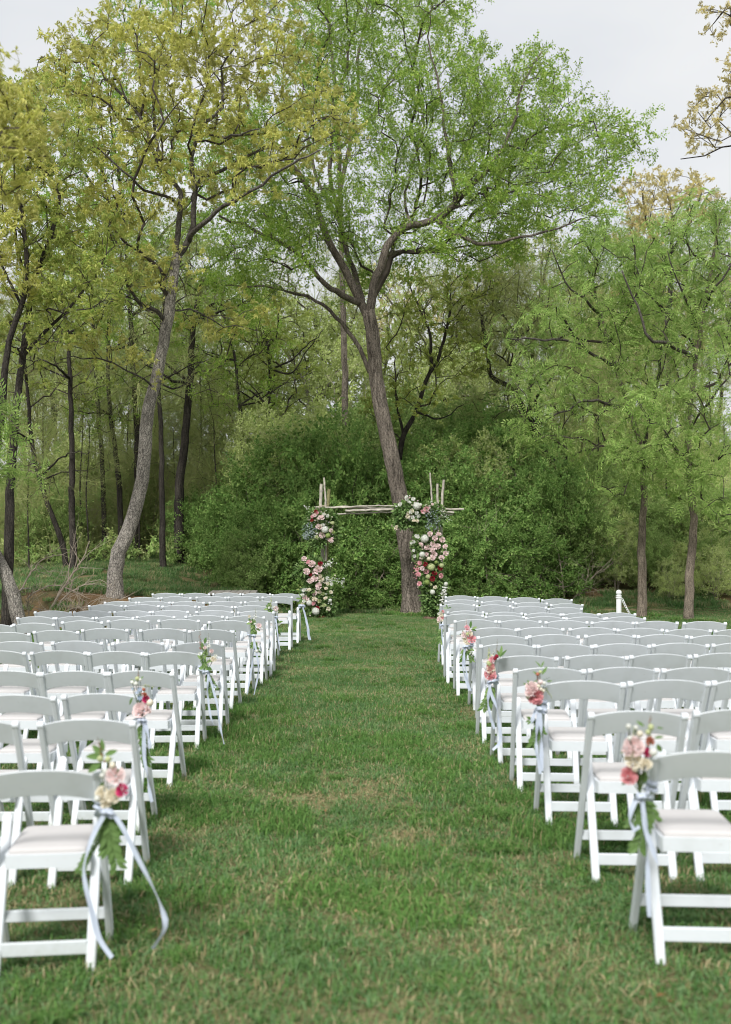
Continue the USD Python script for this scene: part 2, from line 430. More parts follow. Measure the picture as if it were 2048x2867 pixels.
def lawn_z(x, y):
    x, y = np.asarray(x, float), np.asarray(y, float)
    w = np.exp(-((x[..., None] - _cx) ** 2 + ((y[..., None] - 0.25) - _cy) ** 2) / (2 * 0.35 ** 2))
    return _feats(x, y) @ _C + (w * _res).sum(-1) / (w.sum(-1) + 0.25)


def ground_z(x, y):
    """height of the ground: a gently dipping lawn, an eroded bank and terrace on the left, a wooded slope behind and to the right"""
    x, y = np.asarray(x, float), np.asarray(y, float)
    inside = (1 - smooth01((y - 16.8) / 2.5)) * smooth01((7.5 - np.abs(x)) / 3.0)
    z = np.where(inside > 0, lawn_z(x, y), 0) * inside
    foot = 18.7 + 0.35 * np.sin(x * 1.7) + 0.25 * np.sin(x * 3.9 + 1) + np.clip(-3 - x, 0, 4) * -0.05
    left = smooth01((-1.9 - x) / 0.9)
    bank = smooth01((y - foot) / 1.35) * (0.52 + 0.12 * np.sin(x * 0.9 + 1)) * left
    terrace = np.clip(y - 20.2, 0, 14) * 0.05 + np.clip(y - 34, 0, 40) * 0.13
    hill = np.where(y > 25, 3.2 * ((np.clip(y, 25, 95) - 25) / 14.0) ** 1.25 / (1 + ((np.clip(y, 25, 95) - 25) / 45.0) ** 2), 0)
    hill_r = np.where(y > 22.5, 0.16 * (np.clip(y, 22.5, 25) - 22.5), 0) * smooth01((x - 3.5) / 2.0)
    wl = smooth01((-1.5 - x) / 4.0)
    z = z + bank + terrace * wl + (hill + hill_r) * (1 - wl)
    z = z - 0.35 * np.exp(-((y - 25.2) / 1.0) ** 2) * (1 - left) * smooth01((4.5 - x) / 2)
    return z + (vnoise(x, y, 1.7, 3) - 0.5) * 0.10 * smooth01((y - 18) / 3)


def gz(x, y):
    return float(ground_z(np.array([x]), np.array([y]))[0])
# ------------------------------------------------------------------ the ground
def axis(parts):
    return np.unique(np.concatenate([np.arange(a, b, s) for a, b, s in parts] + [[parts[-1][1]]]))


xs = axis([(-160, -40, 12), (-40, -14, 2), (-14, 14, 0.3), (14, 40, 2), (40, 160, 12)])
ys = axis([(-60, -4, 8), (-4, 2, 1), (2, 27, 0.25), (27, 60, 1.0), (60, 220, 10)])
X, Y = np.meshgrid(xs, ys, indexing='ij')
Z = ground_z(X, Y)
i, j = np.meshgrid(np.arange(len(xs) - 1), np.arange(len(ys) - 1), indexing='ij')
n = len(ys)
gf = np.stack([i * n + j, (i + 1) * n + j, (i + 1) * n + j + 1, i * n + j + 1], -1).reshape(-1, 4)
gv = np.stack([X, Y, Z], -1).reshape(-1, 3)


def soil_amount(x, y):
    """1 where bare red-brown soil or leaf litter shows, 0 on the lawn"""
    left = smooth01((-1.4 - x) / 1.0)
    s = smooth01((y - 18.3) / 0.5) * left * (0.9 - 0.45 * smooth01((y - 20.5) / 2))
    wood = smooth01((y - 23.3) / 0.8) * (1 - left)
    return np.clip(s + 0.7 * wood + smooth01((y - 30) / 4), 0, 1)


mat('ground_cover', {
    'g': ('geometry', {}), 'a': ('attribute', {'attribute': 'soil'}), 'aw': ('attribute', {'attribute': 'litter'}),
    'lit': ('rgb_ramp', {'ramp': [(0.3, (0.14, 0.18, 0.065)), (0.5, (0.23, 0.26, 0.11)), (0.7, (0.33, 0.32, 0.17))]}), 'ml': ('mix', {}),
    'n1': ('noise_texture', {'scale': 0.55, 'detail': 5, 'roughness': 0.6}),
    'n2': ('noise_texture', {'scale': 9.0, 'detail': 6, 'roughness': 0.7}),
    'n3': ('noise_texture', {'scale': 1.1, 'detail': 5, 'roughness': 0.65}),
    'lawn': ('rgb_ramp', {'ramp': [(0.3, (0.10, 0.11, 0.045)), (0.5, (0.17, 0.16, 0.075)), (0.7, (0.3, 0.25, 0.14))]}),
    'soil': ('rgb_ramp', {'ramp': [(0.36, (0.07, 0.065, 0.03)), (0.47, (0.12, 0.08, 0.042)), (0.6, (0.165, 0.098, 0.052)), (0.75, (0.2, 0.13, 0.072))]}),
    'mx': ('mix', {}), 'fine': ('mix', {'mix_type': 'multiply', 'fac': 0.7}),
    'fr': ('rgb_ramp', {'ramp': [(0.3, (0.5, 0.5, 0.5)), (0.7, (1.25, 1.25, 1.25))]}),
    'b': ('bump', {'strength': 0.8, 'distance': 0.03}),
    'p': ('principled_bsdf', {'roughness': 0.95, 'specular_ior_level': 0.1})},
    [('g.position', 'n1.vector'), ('g.position', 'n2.vector'), ('g.position', 'n3.vector'), ('n1.fac', 'lawn.fac'), ('n3.fac', 'soil.fac'), ('a.fac', 'mx.fac'), ('lawn.color', 'mx.color1'), ('soil.color', 'ml.color1'), ('n3.fac', 'lit.fac'), ('lit.color', 'ml.color2'), ('aw.fac', 'ml.fac'), ('ml.color', 'mx.color2'),
     ('n2.fac', 'fr.fac'), ('mx.color', 'fine.color1'), ('fr.color', 'fine.color2'), ('fine.color', 'p.base_color'), ('n2.fac', 'b.height'), ('b.normal', 'p.normal')], 'p.BSDF')
g = usdkit.mesh(stage, '/World/ground', (gv, gf), M['ground_cover'], smooth=True)
UsdGeom.PrimvarsAPI(g).CreatePrimvar('soil', Sdf.ValueTypeNames.FloatArray, 'vertex').Set(Vt.FloatArray.FromNumpy(soil_amount(gv[:, 0], gv[:, 1]).astype(np.float32)))
UsdGeom.PrimvarsAPI(g).CreatePrimvar('litter', Sdf.ValueTypeNames.FloatArray, 'vertex').Set(Vt.FloatArray.FromNumpy(smooth01((gv[:, 1] - 25) / 5).astype(np.float32)))
tag(g.GetPrim(), 'mown lawn running on into bare soil and rising woodland floor', 'ground', None, 'structure')

# ------------------------------------------------------------------ leaves and sprays
def leaves_mesh(base, direc, normal, length, width, fold=0.25):
    """diamond leaves, two triangles each, folded along the midrib"""
    base, direc, normal = (np.asarray(a, float) for a in (base, direc, normal))
    n = len(base)
    length, width = np.broadcast_to(length, (n,))[:, None], np.broadcast_to(width, (n,))[:, None]
    direc = direc / (np.linalg.norm(direc, axis=1, keepdims=True) + 1e-9)
    side = np.cross(direc, normal)
    side /= np.linalg.norm(side, axis=1, keepdims=True) + 1e-9
    up = np.cross(side, direc)
    mid = base + direc * length * 0.45
    v = np.stack([base, mid + side * width / 2 + up * width * fold, base + direc * length - up * length * 0.12, mid - side * width / 2 + up * width * fold], 1)
    k = np.arange(n)[:, None] * 4
    f = np.concatenate([k + [0, 2, 1], k + [0, 3, 2]], 0)
    return v.reshape(-1, 3), f


def spray(kind, seed):
    r = np.random.default_rng(seed)
    mb = MB()
    B, D, N, L, W = [], [], [], [], []

    def lf(p, d, nrm, l, w):
        B.append(p), D.append(d), N.append(nrm), L.append(l), W.append(w)

    if kind in ('elm', 'shrub', 'pale'):
        S = {'elm': 0.42, 'shrub': 0.36, 'pale': 0.5}[kind]
        ll = {'elm': 0.046, 'shrub': 0.058, 'pale': 0.07}[kind]
        n_side = {'elm': 7, 'shrub': 6, 'pale': 6}[kind]
        main = np.array([[0, 0, 0], [0.03 * r.normal(), 0.03 * r.normal(), S * 0.5], [0.06 * r.normal(), 0.06 * r.normal(), S]])
        mb.add(*tube(main, [0.0035, 0.0025, 0.001], 3, False))
        twigs = [(main[0], main[2], 9)]
        for k in range(n_side):
            t = 0.12 + 0.8 * k / n_side
            p = main[0] + (main[2] - main[0]) * t
            a = k * 2.4 + r.normal() * 0.4
            e = np.array([math.cos(a), math.sin(a) * 0.75, 0.75 + 0.3 * r.normal()])
            q = p + e / np.linalg.norm(e) * S * (0.5 - 0.25 * t) * r.uniform(0.7, 1.2)
            mb.add(*tube([p, q], [0.002, 0.0008], 3, False))
            twigs.append((p, q, 6))
        for p, q, m in twigs:
            ax = (q - p) / np.linalg.norm(q - p)
            for k in range(m):
                t = (k + 0.8) / m
                a = r.uniform(0, 6.28)
                e = np.array([math.cos(a), math.sin(a), 0.5 * r.normal()]) + ax * 0.6
                s = r.uniform(0.65, 1.25)
                lf(p + (q - p) * t, e, r.normal(size=3) * 0.6 + np.array([0.3, 0, 0.8]), ll * s, ll * s * 0.62)
    elif kind == 'tassel':
        for k in range(5):
            a = r.uniform(0, 6.28)
            e = np.array([math.cos(a), math.sin(a), 0.9]) * r.uniform(0.05, 0.16)
            mb.add(*tube([(0, 0, 0), e], [0.003, 0.001], 3, False))
            for m in range(6):
                b = r.uniform(0, 6.28)
                s = r.uniform(0.7, 1.3)
                lf(e * r.uniform(0.7, 1), (math.cos(b), math.sin(b), r.uniform(-0.6, 0.7)), r.normal(size=3) + np.array([0, 0, 0.7]), 0.05 * s, 0.022 * s)
            for m in range(5):
                b = r.uniform(0, 6.28)
                lf(e * r.uniform(0.6, 1) + r.normal(size=3) * 0.012, (0.25 * math.cos(b), 0.25 * math.sin(b), -1), (math.cos(b), math.sin(b), 0.1), r.uniform(0.06, 0.1), 0.013)
    elif kind == 'pinnate':
        for k in range(5):
            a = k * 1.3 + r.normal() * 0.3
            S = r.uniform(0.24, 0.34)
            e = np.array([math.cos(a), math.sin(a), 0.0])
            pts = np.array([e * S * t + np.array([0, 0, 0.10 * t - 0.20 * t * t]) for t in np.linspace(0, 1, 5)])
            mb.add(*tube(pts, [0.002] * 4 + [0.001], 3, False))
            sd = np.array([-e[1], e[0], 0])
            for m in range(6):
                t = 0.25 + 0.7 * m / 5
                p = e * S * t + np.array([0, 0, 0.10 * t - 0.20 * t * t])
                for s in (-1, 1):
                    q = r.uniform(0.8, 1.2)
                    lf(p, sd * s + e * 0.7 + np.array([0, 0, -0.35 + 0.2 * r.normal()]), np.array([0, 0, 1]) + r.normal(size=3) * 0.25, 0.078 * q, 0.022 * q)
            lf(pts[-1], e + np.array([0, 0, -0.5]), (0, 0, 1), 0.08, 0.022)
    elif kind == 'mass':
        for k in range(80):
            p = r.normal(size=3) * np.array([0.22, 0.22, 0.17])
            s = r.uniform(0.7, 1.4)
            lf(p, r.normal(size=3), r.normal(size=3) + np.array([0, 0, 0.9]), 0.085 * s, 0.052 * s)
        for k in range(6):
            p = r.normal(size=3) * 0.25
            mb.add(*tube([p * 0, p], [0.004, 0.001], 3, False))
    elif kind == 'bare':
        for k in range(7):
            e = r.normal(size=3) * 0.5 + np.array([0, 0, 0.9])
            e *= r.uniform(0.3, 0.6) / np.linalg.norm(e)
            mid = e * 0.5 + r.normal(size=3) * 0.03
            mb.add(*tube([e * 0, mid, e], [0.004, 0.0028, 0.001], 3, False))
            for m in range(4):
                p = mid + (e - mid) * r.uniform(-0.3, 1)
                s = r.normal(size=3) * 0.1 + e * 0.2
                mb.add(*tube([p, p + s], [0.0018, 0.0008], 3, False))
                if r.random() < 0.6:
                    lf(p + s, r.normal(size=3), r.normal(size=3) + np.array([0, 0, 0.5]), 0.035, 0.02)
    lv = leaves_mesh(np.array(B), np.array(D), np.array(N), np.array(L), np.array(W))
    mb.add(*lv)
    return mb.get()


SPRAYS = {k: [spray(k, 100 * n + s) for s in range(3)] for n, k in enumerate(('elm', 'shrub', 'pale', 'tassel', 'pinnate', 'mass', 'bare'))}

SPRAYS['thicket'] = [SPRAYS['shrub'][0], SPRAYS['elm'][1], SPRAYS['shrub'][2]]


# ------------------------------------------------------------------ trees
def grow(limbs, targets, bf=0.3, step=0.25, seed=0, free_from=0.0, wig=0.03, rtip=0.0055, power=2.15):
    """limbs: list of (points n x 3, radii n, first free fraction). Each target is joined to the skeleton by a branch, nearest first, so that twigs gather into boughs.
    Returns nodes, parents, radii, depth order, and the number of nodes that belong to the limbs with each limb's node list."""
    r = np.random.default_rng(seed)
    P, par, R, cost, lists = [], [], [], [], []
    for k, (pts, rad, free) in enumerate(limbs):
        ids = []
        if k == 0:
            prev = -1
        else:
            q = np.array(P)
            prev = int(np.argmin(((q - pts[0]) ** 2).sum(1)))
        L = 0.0
        for m in range(len(pts)):
            if m == 0 and k > 0 and np.linalg.norm(P[prev] - pts[0]) < 0.02:
                ids.append(prev)
                continue
            P.append(np.array(pts[m], float))
            par.append(prev)
            R.append(rad[m])
            L = (cost_len[prev] + np.linalg.norm(P[-1] - P[prev])) if prev >= 0 else 0.0
            if k == 0 and m == 0:
                cost_len = []
            cost_len.append(L)
            cost.append(0.0 if m / max(1, len(pts) - 1) >= free else 1e6)
            prev = len(P) - 1
            ids.append(prev)
        lists.append(ids)
    nl = len(P)
    T = np.asarray(targets, float)
    P_arr = np.array(P)
    base_cost = np.array(cost)
    plen = np.array(cost_len)
    tip_nodes = []
    if len(T):
        best = np.full(len(T), np.inf)
        who = np.zeros(len(T), int)

        def update(ids):
            nonlocal best, who
            q = P_arr[ids]
            d = np.sqrt(((T[:, None] - q[None]) ** 2).sum(-1)) + bf * plen[ids][None] + base_cost[ids][None]
            m = d.argmin(1)
            dm = d[np.arange(len(T)), m]
            better = dm < best
            best = np.where(better, dm, best)
            who = np.where(better, np.asarray(ids)[m], who)

        update(list(range(nl)))
        alive = np.ones(len(T), bool)
        newP, newpar = [], []
        while alive.any():
            a = int(np.argmin(np.where(alive, best, np.inf)))
            alive[a] = False
            s = who[a]
            p0, p1 = P_arr[s], T[a]
            L = np.linalg.norm(p1 - p0)
            m = max(1, int(round(L / step)))
            t = (np.arange(1, m + 1) / m)[:, None]
            seg = p0 + (p1 - p0) * t
            if m > 1:
                off = r.normal(size=3) * wig * L
                off[2] += 0.10 * L
                seg = seg + off * (4 * t * (1 - t)) * np.array([1, 1, 1]) + np.where(t < 1, r.normal(size=seg.shape) * 0.018, 0)
            ids = list(range(len(P_arr), len(P_arr) + m))
            par += [s] + ids[:-1]
            P_arr = np.vstack([P_arr, seg])
            plen = np.concatenate([plen, plen[s] + L * t[:, 0]])
            base_cost = np.concatenate([base_cost, np.zeros(m)])
            tip_nodes.append(ids[-1])
            T[a] = 1e9
            update(ids)
    n = len(P_arr)
    par = np.array(par)
    RR = np.zeros(n)
    acc = np.zeros(n)
    kids = [[] for _ in range(n)]
    for k in range(n):
        if par[k] >= 0:
            kids[par[k]].append(k)
    order = np.arange(n)[::-1]
    for k in order:
        a = acc[k] if acc[k] > 0 else rtip ** power
        RR[k] = a ** (1 / power)
        if k < nl:
            RR[k] = R[k]
        elif par[k] >= 0:
            acc[par[k]] += a
    # a branch is never thicker than what it grows from
    for k in range(nl, n):
        RR[k] = min(RR[k], RR[par[k]] * 0.8 if par[k] < nl else RR[par[k]])
    return P_arr, par, RR, kids, nl, lists, tip_nodes


def branch_mesh(P, par, RR, kids, nl, min_r=0.0):
    """all boughs and twigs that grew from the limbs, as one mesh"""
    mb = MB()
    starts = [k for k in range(nl, len(P)) if par[k] < nl]
    stack = list(starts)
    while stack:
        k = stack.pop()
        chain = [par[k], k]
        while True:
            ch = kids[chain[-1]]
            if not ch:
                break
            big = max(ch, key=lambda c: RR[c])
            stack += [c for c in ch if c != big]
            chain.append(big)
        rad = RR[chain].copy()
        rad[0] = rad[1] * 1.1
        sides = 7 if rad[0] > 0.05 else (5 if rad[0] > 0.02 else 3)
        mb.add(*tube(P[chain], rad, sides, False))
    return mb.get() if mb.n else None


def limb_mesh(pts, rad, sides, seed=0, rough=0.08, flare=0.0):
    """a limb with an uneven, ridged surface"""
    from meshkit import fbm
    pts = np.asarray(pts, float)
    rad = np.asarray(rad, float).copy()
    if flare:
        h = np.linalg.norm(pts - pts[0], axis=1)
        rad = rad * (1 + flare * np.exp(-h / 0.22))
    v, f = tube(pts, rad, sides, True)
    n = len(pts)
    c = np.repeat(pts, sides, 0)
    body = v[:n * sides]
    d = body - c
    ns = fbm(np.concatenate([d[:, :2] / (np.linalg.norm(d, axis=1, keepdims=True) + 1e-6) * 2.2, body[:, 2:] * 0.9 + seed], 1), 3, seed) - 0.5
    lump = fbm(body * 2.3 + seed, 2, seed + 5) - 0.5
    v[:n * sides] = c + d * (1 + rough * 2 * ns + rough * 1.6 * lump)[:, None]
    return v, f


def blob_points(blobs, n, spacing, seed, to_world, shell=0.45):
    """points spread through ellipsoids given in picture units at a depth; shell > 0 pulls them outwards"""
    r = np.random.default_rng(seed)
    out = []
    vol = np.array([b[2] * b[3] * b[5] * (b[6] if len(b) > 6 else 1.0) for b in blobs]) ** 0.75
    for b, w in zip(blobs, vol / vol.sum()):
        m = max(3, int(n * w))
        u = r.normal(size=(m, 3))
        u /= np.linalg.norm(u, axis=1, keepdims=True)
        u *= (r.random((m, 1)) ** (1 / 3)) * (1 - shell) + shell * r.random((m, 1)) ** 0.15
        for a in u:
            out.append(to_world(b[0] + a[0] * b[2], b[1] + a[1] * b[3], b[4] + a[2] * b[5]))
    out = np.array(out)
    from scipy.spatial import cKDTree
    keep, tree = np.ones(len(out), bool), cKDTree(out)
    for a, b in sorted(tree.query_pairs(spacing)):
        if keep[a] and keep[b]:
            keep[b] = False
    return out[keep]


def crown(parent, P, par, RR, nl, tips, kind, material, seed, size=1.0, extra=0.6, droop=0.0, up=0.25, clump=0.14, name='crown'):
    """leafy sprays at every twig's end and along the thinner twigs"""
    r = np.random.default_rng(seed + 77)
    pos, dr = [], []
    for k in tips:
        d = P[k] - P[par[k]]
        d = d / (np.linalg.norm(d) + 1e-9)
        pos.append(P[k]), dr.append(d)
        for _ in range(int(extra) + (r.random() < extra % 1)):
            pos.append(P[k] + r.normal(size=3) * clump * size), dr.append(d + r.normal(size=3) * 0.9)
    for k in range(nl, len(P)):
        if RR[k] < 0.016 and r.random() < 0.35 * min(0.5, extra):
            pos.append(P[k] + r.normal(size=3) * 0.05)
            dr.append(r.normal(size=3))
    pos, dr = np.array(pos), np.array(dr)
    dr = dr + r.normal(size=dr.shape) * 0.35 + np.array([0, 0, up - droop])
    sc = size * r.uniform(0.7, 1.3, len(pos))
    protos = [('leaf_spray', m, material) for m in SPRAYS[kind]]
    return instancer(name, parent, protos, pos, quat_to(dr, r.uniform(0, 6.28, len(pos))), sc, r.integers(0, 3, len(pos)))


def hero_tree(name, label, d, limbs, blobs, n, leafkind, leafmat, barkmat, seed, twig='twig_bark', spacing=0.28, size=1.0, extra=0.8, droop=0.0, up=0.25, bf=0.3, flare=0.35, sink=0.15, group=None, step=0.22, shell=0.45, rough=0.08, cat='tree', limbbark=None, gnarl=0.035, rtip=0.0055, clump=0.14):
    """limbs: (points in the print's pixels with a depth offset, first and last width in pixels, first free fraction)"""
    r = np.random.default_rng(seed)
    made = []
    for k, (pts, w0, w1, free) in enumerate(limbs):
        w = np.array([atD(p[0], p[1], d + (p[2] if len(p) > 2 else 0)) for p in pts])
        if k == 0 and sink:
            w = np.vstack([w[0] - np.array([0, 0, sink]), w])
        c = catmull(w, step)
        c[1:-1] += r.normal(size=c[1:-1].shape) * 0.008
        if k:
            m = np.arange(len(c))[:, None] * np.array([[0.9, 1.0, 1.1]])
            c[1:] += ((np.sin(m * 0.9 + r.uniform(0, 6, 3)) + 0.7 * np.sin(m * 2.1 + r.uniform(0, 6, 3))) * gnarl * np.linspace(0.2, 1, len(c))[:, None])[1:]
        t = np.linspace(0, 1, len(c))
        rad = (w0 + (w1 - w0) * t ** 0.9) / 2 * d / FD
        made.append((c, rad, free))
    base = made[0][0][0].copy()
    T = blob_points(blobs, n, spacing, seed, lambda x, y, z: atD(x, y, d + z), shell) if n else np.zeros((0, 3))
    P, par, RR, kids, nl, lists, tips = grow(made, T.copy(), bf=bf, seed=seed, rtip=rtip)
    root = thing(name, label, cat, base, group=group)
    P = P - base
    for k, (ids, (c, rad, _)) in enumerate(zip(lists, made)):
        pts = c - base
        rr = rad
        if k:
            a = ids[0] if ids[0] < len(P) else 0
            pa = par[ids[0]] if np.linalg.norm(P[ids[0]] - pts[0]) < 1e-6 and par[ids[0]] >= 0 else ids[0]
            pts = np.vstack([P[pa], pts]) if np.linalg.norm(P[pa] - pts[0]) > 0.02 else pts
            rr = np.concatenate([[rad[0]], rad]) if len(pts) > len(rad) else rad
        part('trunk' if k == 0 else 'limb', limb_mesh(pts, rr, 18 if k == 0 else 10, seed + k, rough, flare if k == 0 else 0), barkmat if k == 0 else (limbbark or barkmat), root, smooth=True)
    bm = branch_mesh(P, par, RR, kids, nl)
    if bm is not None:
        part('twigs', bm, twig, root)
    if len(tips):
        crown(root, P, par, RR, nl, tips, leafkind, leafmat, seed, size, extra, droop, up, clump)
    return root
# ------------------------------------------------------------------ folding chairs (origin under the top rail, facing +y)
FOOT = 0.42


def post_y(z):
    return FOOT * (1 - z / CHAIR_TOP)


def rear_y(z):
    return 0.06 + 0.43 * z


def chair():
    t = thing('folding_chair', '', 'chair')
    # seat with a pad
    prof = [(-0.150, 0.14), (-0.156, 0.16), (-0.160, 0.46), (-0.150, 0.505), (-0.12, 0.52), (0.12, 0.52), (0.150, 0.505), (0.160, 0.46), (0.156, 0.16), (0.150, 0.14)]
    from shapely.geometry import Polygon
    sh = Polygon(prof)
    lay = []
    for off, z in ((-0.003, 0.385), (0.0, 0.389), (0.0, 0.441), (-0.004, 0.445)):
        c = np.array(sh.buffer(off).exterior.coords)[:-1] if off else np.array(prof)
        lay.append((sh.buffer(off, join_style=2), z))
    fr = trimesh.util.concatenate([trimesh.creation.extrude_polygon(sh, 0.052), ])
    fr.apply_translation([0, 0, 0.388])
    hole = trimesh.creation.box([0.25, 0.30, 0.05])
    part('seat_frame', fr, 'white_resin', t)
    from manifold3d import CrossSection, Manifold
    inner = np.array(sh.buffer(-0.012).exterior.coords)[:-1]
    pad_v, pad_f = [], []
    rings = [(0.0, 0.0), (0.0, 0.012), (0.006, 0.018), (0.03, 0.0225)]
    m = None
    for inset, h in rings:
        c = np.array(Polygon(inner).buffer(-inset, quad_segs=4).exterior.coords)[:-1]
        from shapely.geometry import LineString
        ls = LineString(np.vstack([c, c[:1]]))
        c = np.array([ls.interpolate(s, normalized=True).coords[0] for s in np.linspace(0, 1, 48, endpoint=False)])
        k = np.argmin(((c - np.array([-0.15, 0.15])) ** 2).sum(1))
        c = np.roll(c, -k, 0)
        pad_v.append(np.column_stack([c, np.full(48, 0.4402 + h)]))
    V = np.vstack(pad_v + [np.array([[0, 0.33, 0.4402 + 0.024]])])
    q = []
    for a in range(3):
        for b in range(48):
            q.append((a * 48 + b, a * 48 + (b + 1) % 48, (a + 1) * 48 + (b + 1) % 48))
            q.append((a * 48 + b, (a + 1) * 48 + (b + 1) % 48, (a + 1) * 48 + b))
    q += [(3 * 48 + b, 3 * 48 + (b + 1) % 48, 4 * 48) for b in range(48)]
    pm = trimesh.Trimesh(V, q, process=False)
    if pm.face_normals[-1][2] < 0:
        pm.invert()
    part('seat_pad', pm, 'seat_vinyl', t, smooth=40)
    # back posts that run down to the front feet, rounded on top
    for s in (-1, 1):
        x = s * 0.2075
        top = np.array([x, post_y(0.768), 0.768])
        foot = np.array([x, post_y(0.0), -0.004])
        leg = bar(foot, top, 0.028, 0.037, 0.005)
        cap = trimesh.creation.cylinder(radius=0.0180, height=0.0275, sections=18)
        cap.apply_transform(trimesh.transformations.rotation_matrix(math.pi / 2, [0, 1, 0]))
        cap.apply_translation(top + np.array([0, -0.001, -0.003]))
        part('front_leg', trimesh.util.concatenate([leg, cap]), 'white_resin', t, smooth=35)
    # arched back rail
    zs0, zs1 = 0.662, 0.768
    u = np.linspace(-1, 1, 25)
    rise = 0.024 * (1 - np.abs(u) ** 2.2)
    th = 0.017
    e = 0.0025
    rows = []
    for dz_lo, yy in (((e, zs0), -th / 2), ((0.0, zs0), -th / 2 + e), ((0.0, zs0), th / 2 - e), ((e, zs0), th / 2)):
        rows.append((zs0 + dz_lo[0], yy))
    ring = [(zs0 + e, -th / 2), (zs0, -th / 2 + e), (zs0, th / 2 - e), (zs0 + e, th / 2), (zs1 - e, th / 2), (zs1, th / 2 - e), (zs1, -th / 2 + e), (zs1 - e, -th / 2)]
    V = []
    for uu, rr in zip(u, rise):
        bow = -0.012 * (1 - uu * uu)
        for z, yy in ring:
            V.append((uu * 0.1938, post_y(z) + yy + bow, z + rr))
    nr = len(ring)
    q = []
    for a in range(24):
        for b in range(nr):
            q.append((a * nr + b, (a + 1) * nr + b, (a + 1) * nr + (b + 1) % nr, a * nr + (b + 1) % nr))
    bk = trimesh.Trimesh(np.array(V), np.vstack([np.array(q)[:, [0, 1, 2]], np.array(q)[:, [0, 2, 3]]]), process=False)
    trimesh.repair.fix_normals(bk)
    part('backrest', bk, 'white_resin', t, smooth=35)
    # rear legs, rounded at the pivot end
    for s in (-1, 1):
        x = s * 0.1745
        a, b = np.array([x, rear_y(0.0), -0.004]), np.array([x, rear_y(0.545), 0.545])
        leg = bar(a, b, 0.036, 0.026, 0.004)
        cap = trimesh.creation.cylinder(radius=0.018, height=0.0258, sections=18)
        d = (b - a) / np.linalg.norm(b - a)
        T = np.eye(4)
        T[:3, 0], T[:3, 1], T[:3, 2], T[:3, 3] = (1, 0, 0), d, np.cross((1, 0, 0), d), b
        cap.apply_transform(T)
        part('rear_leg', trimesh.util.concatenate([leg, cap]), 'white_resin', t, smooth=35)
    for nm, z, hh, yy, hw in (('rear_stretcher', 0.096, 0.052, rear_y, 0.1585), ('front_stretcher', 0.140, 0.046, post_y, 0.194), ):
        c = chamfer_box(2 * hw, 0.018, hh, 0.003)
        c.apply_translation([0, yy(z), z])
        part(nm, c, 'white_resin', t)
    for s in (-1, 1):      # pivot bolts on the outer faces
        c = trimesh.creation.cylinder(radius=0.006, height=0.004, sections=10)
        c.apply_transform(trimesh.transformations.rotation_matrix(math.pi / 2, [0, 1, 0]))
        c.apply_translation([s * 0.2225, post_y(0.40), 0.40])
        part('pivot_bolt', c, 'steel', t)
    return t


plain('steel', (0.45, 0.45, 0.46), 0.35, 0.5, metallic=1.0)
ORD = ['first', 'second', 'third', 'fourth', 'fifth', 'sixth', 'seventh', 'eighth', 'ninth', 'tenth', 'eleventh', 'twelfth', 'thirteenth', 'fourteenth']


def chair_label(side, row, place):
    blk = 'left-hand' if side < 0 else 'right-hand'
    r = 'row nearest the arch' if row == 0 else ('row nearest the camera' if row == 13 else (f'{ORD[row]} row from the arch' if row < 8 else f'{ORD[13 - row]} row from the camera'))
    p = 'beside the aisle' if place == 0 else f'{ORD[place]} from the aisle'
    return f'white folding chair {p}, {r}, {blk} block'


CH0 = None
rc = np.random.default_rng(5)
for side, k, place, x, y, z in CHAIRS:
    rz = rc.normal() * 2.3 + (1.2 if side < 0 else -1.0) * (1 if k > 2 else 0)
    zz = float(lawn_z(np.array([x]), np.array([y + 0.25]))[0]) if y < 16 else z
    lab = chair_label(side, k, place)
    grp = 'white folding chairs in rows left of the aisle' if side < 0 else 'white folding chairs in rows right of the aisle'
    if CH0 is None:
        CH0 = chair()
        tag(CH0, lab, None, grp)
        UsdGeom.Xformable(CH0).GetOrderedXformOps()[0].Set(Gf.Vec3d(x, y, zz))
        UsdGeom.Xformable(CH0).GetOrderedXformOps()[1].Set(rz)
    else:
        copy_of(CH0, 'folding_chair', lab, (x, y, zz), rz, group=grp)


# ------------------------------------------------------------------ flowers
def rose_mesh(R, seed, layers=(3, 4, 5, 6), nu=4, nv=4, open_=0.75):
    """cupped petals in a spiral, the flower looking along +z"""
    r = np.random.default_rng(seed)
    mb = MB()
    a0 = 0.0
    nl = len(layers)
    for k, m in enumerate(layers):
        f = (k + 1) / nl
        rad = R * (0.16 + 0.84 * f * open_ / 0.75 * 0.98)
        top = R * (0.75 - 0.55 * f ** 1.5)
        bot = -R * 0.45
        for p in range(m):
            a0 += 6.283 / m * (1 + 0.12 * r.normal())
            wid = (6.283 / m) * 0.72 + 0.25
            uu, vv = np.meshgrid(np.linspace(-1, 1, nu + 1), np.linspace(0, 1, nv + 1), indexing='ij')
            edge = 1 - 0.22 * uu ** 2 * vv
            rr = rad * (0.25 + 0.75 * np.sin(np.clip(vv * 1.25, 0, 1) * np.pi / 2)) + R * 0.14 * f * np.clip(vv - 0.7, 0, 1) / 0.3
            rr = rr * (1 + 0.05 * r.normal())
            zz = bot + (top - bot) * vv * edge - R * 0.12 * f * np.clip(vv - 0.8, 0, 1) / 0.2
            an = a0 + uu * wid / 2 * (0.5 + 0.5 * vv)
            V = np.stack([rr * np.cos(an), rr * np.sin(an), zz + R * 0.02 * r.normal(size=zz.shape)], -1).reshape(-1, 3)
            i, j = np.meshgrid(np.arange(nu), np.arange(nv), indexing='ij')
            q = np.stack([i * (nv + 1) + j, (i + 1) * (nv + 1) + j, (i + 1) * (nv + 1) + j + 1, i * (nv + 1) + j + 1], -1).reshape(-1, 4)
            mb.add(V, q)
        a0 += 0.5
    return mb.get()


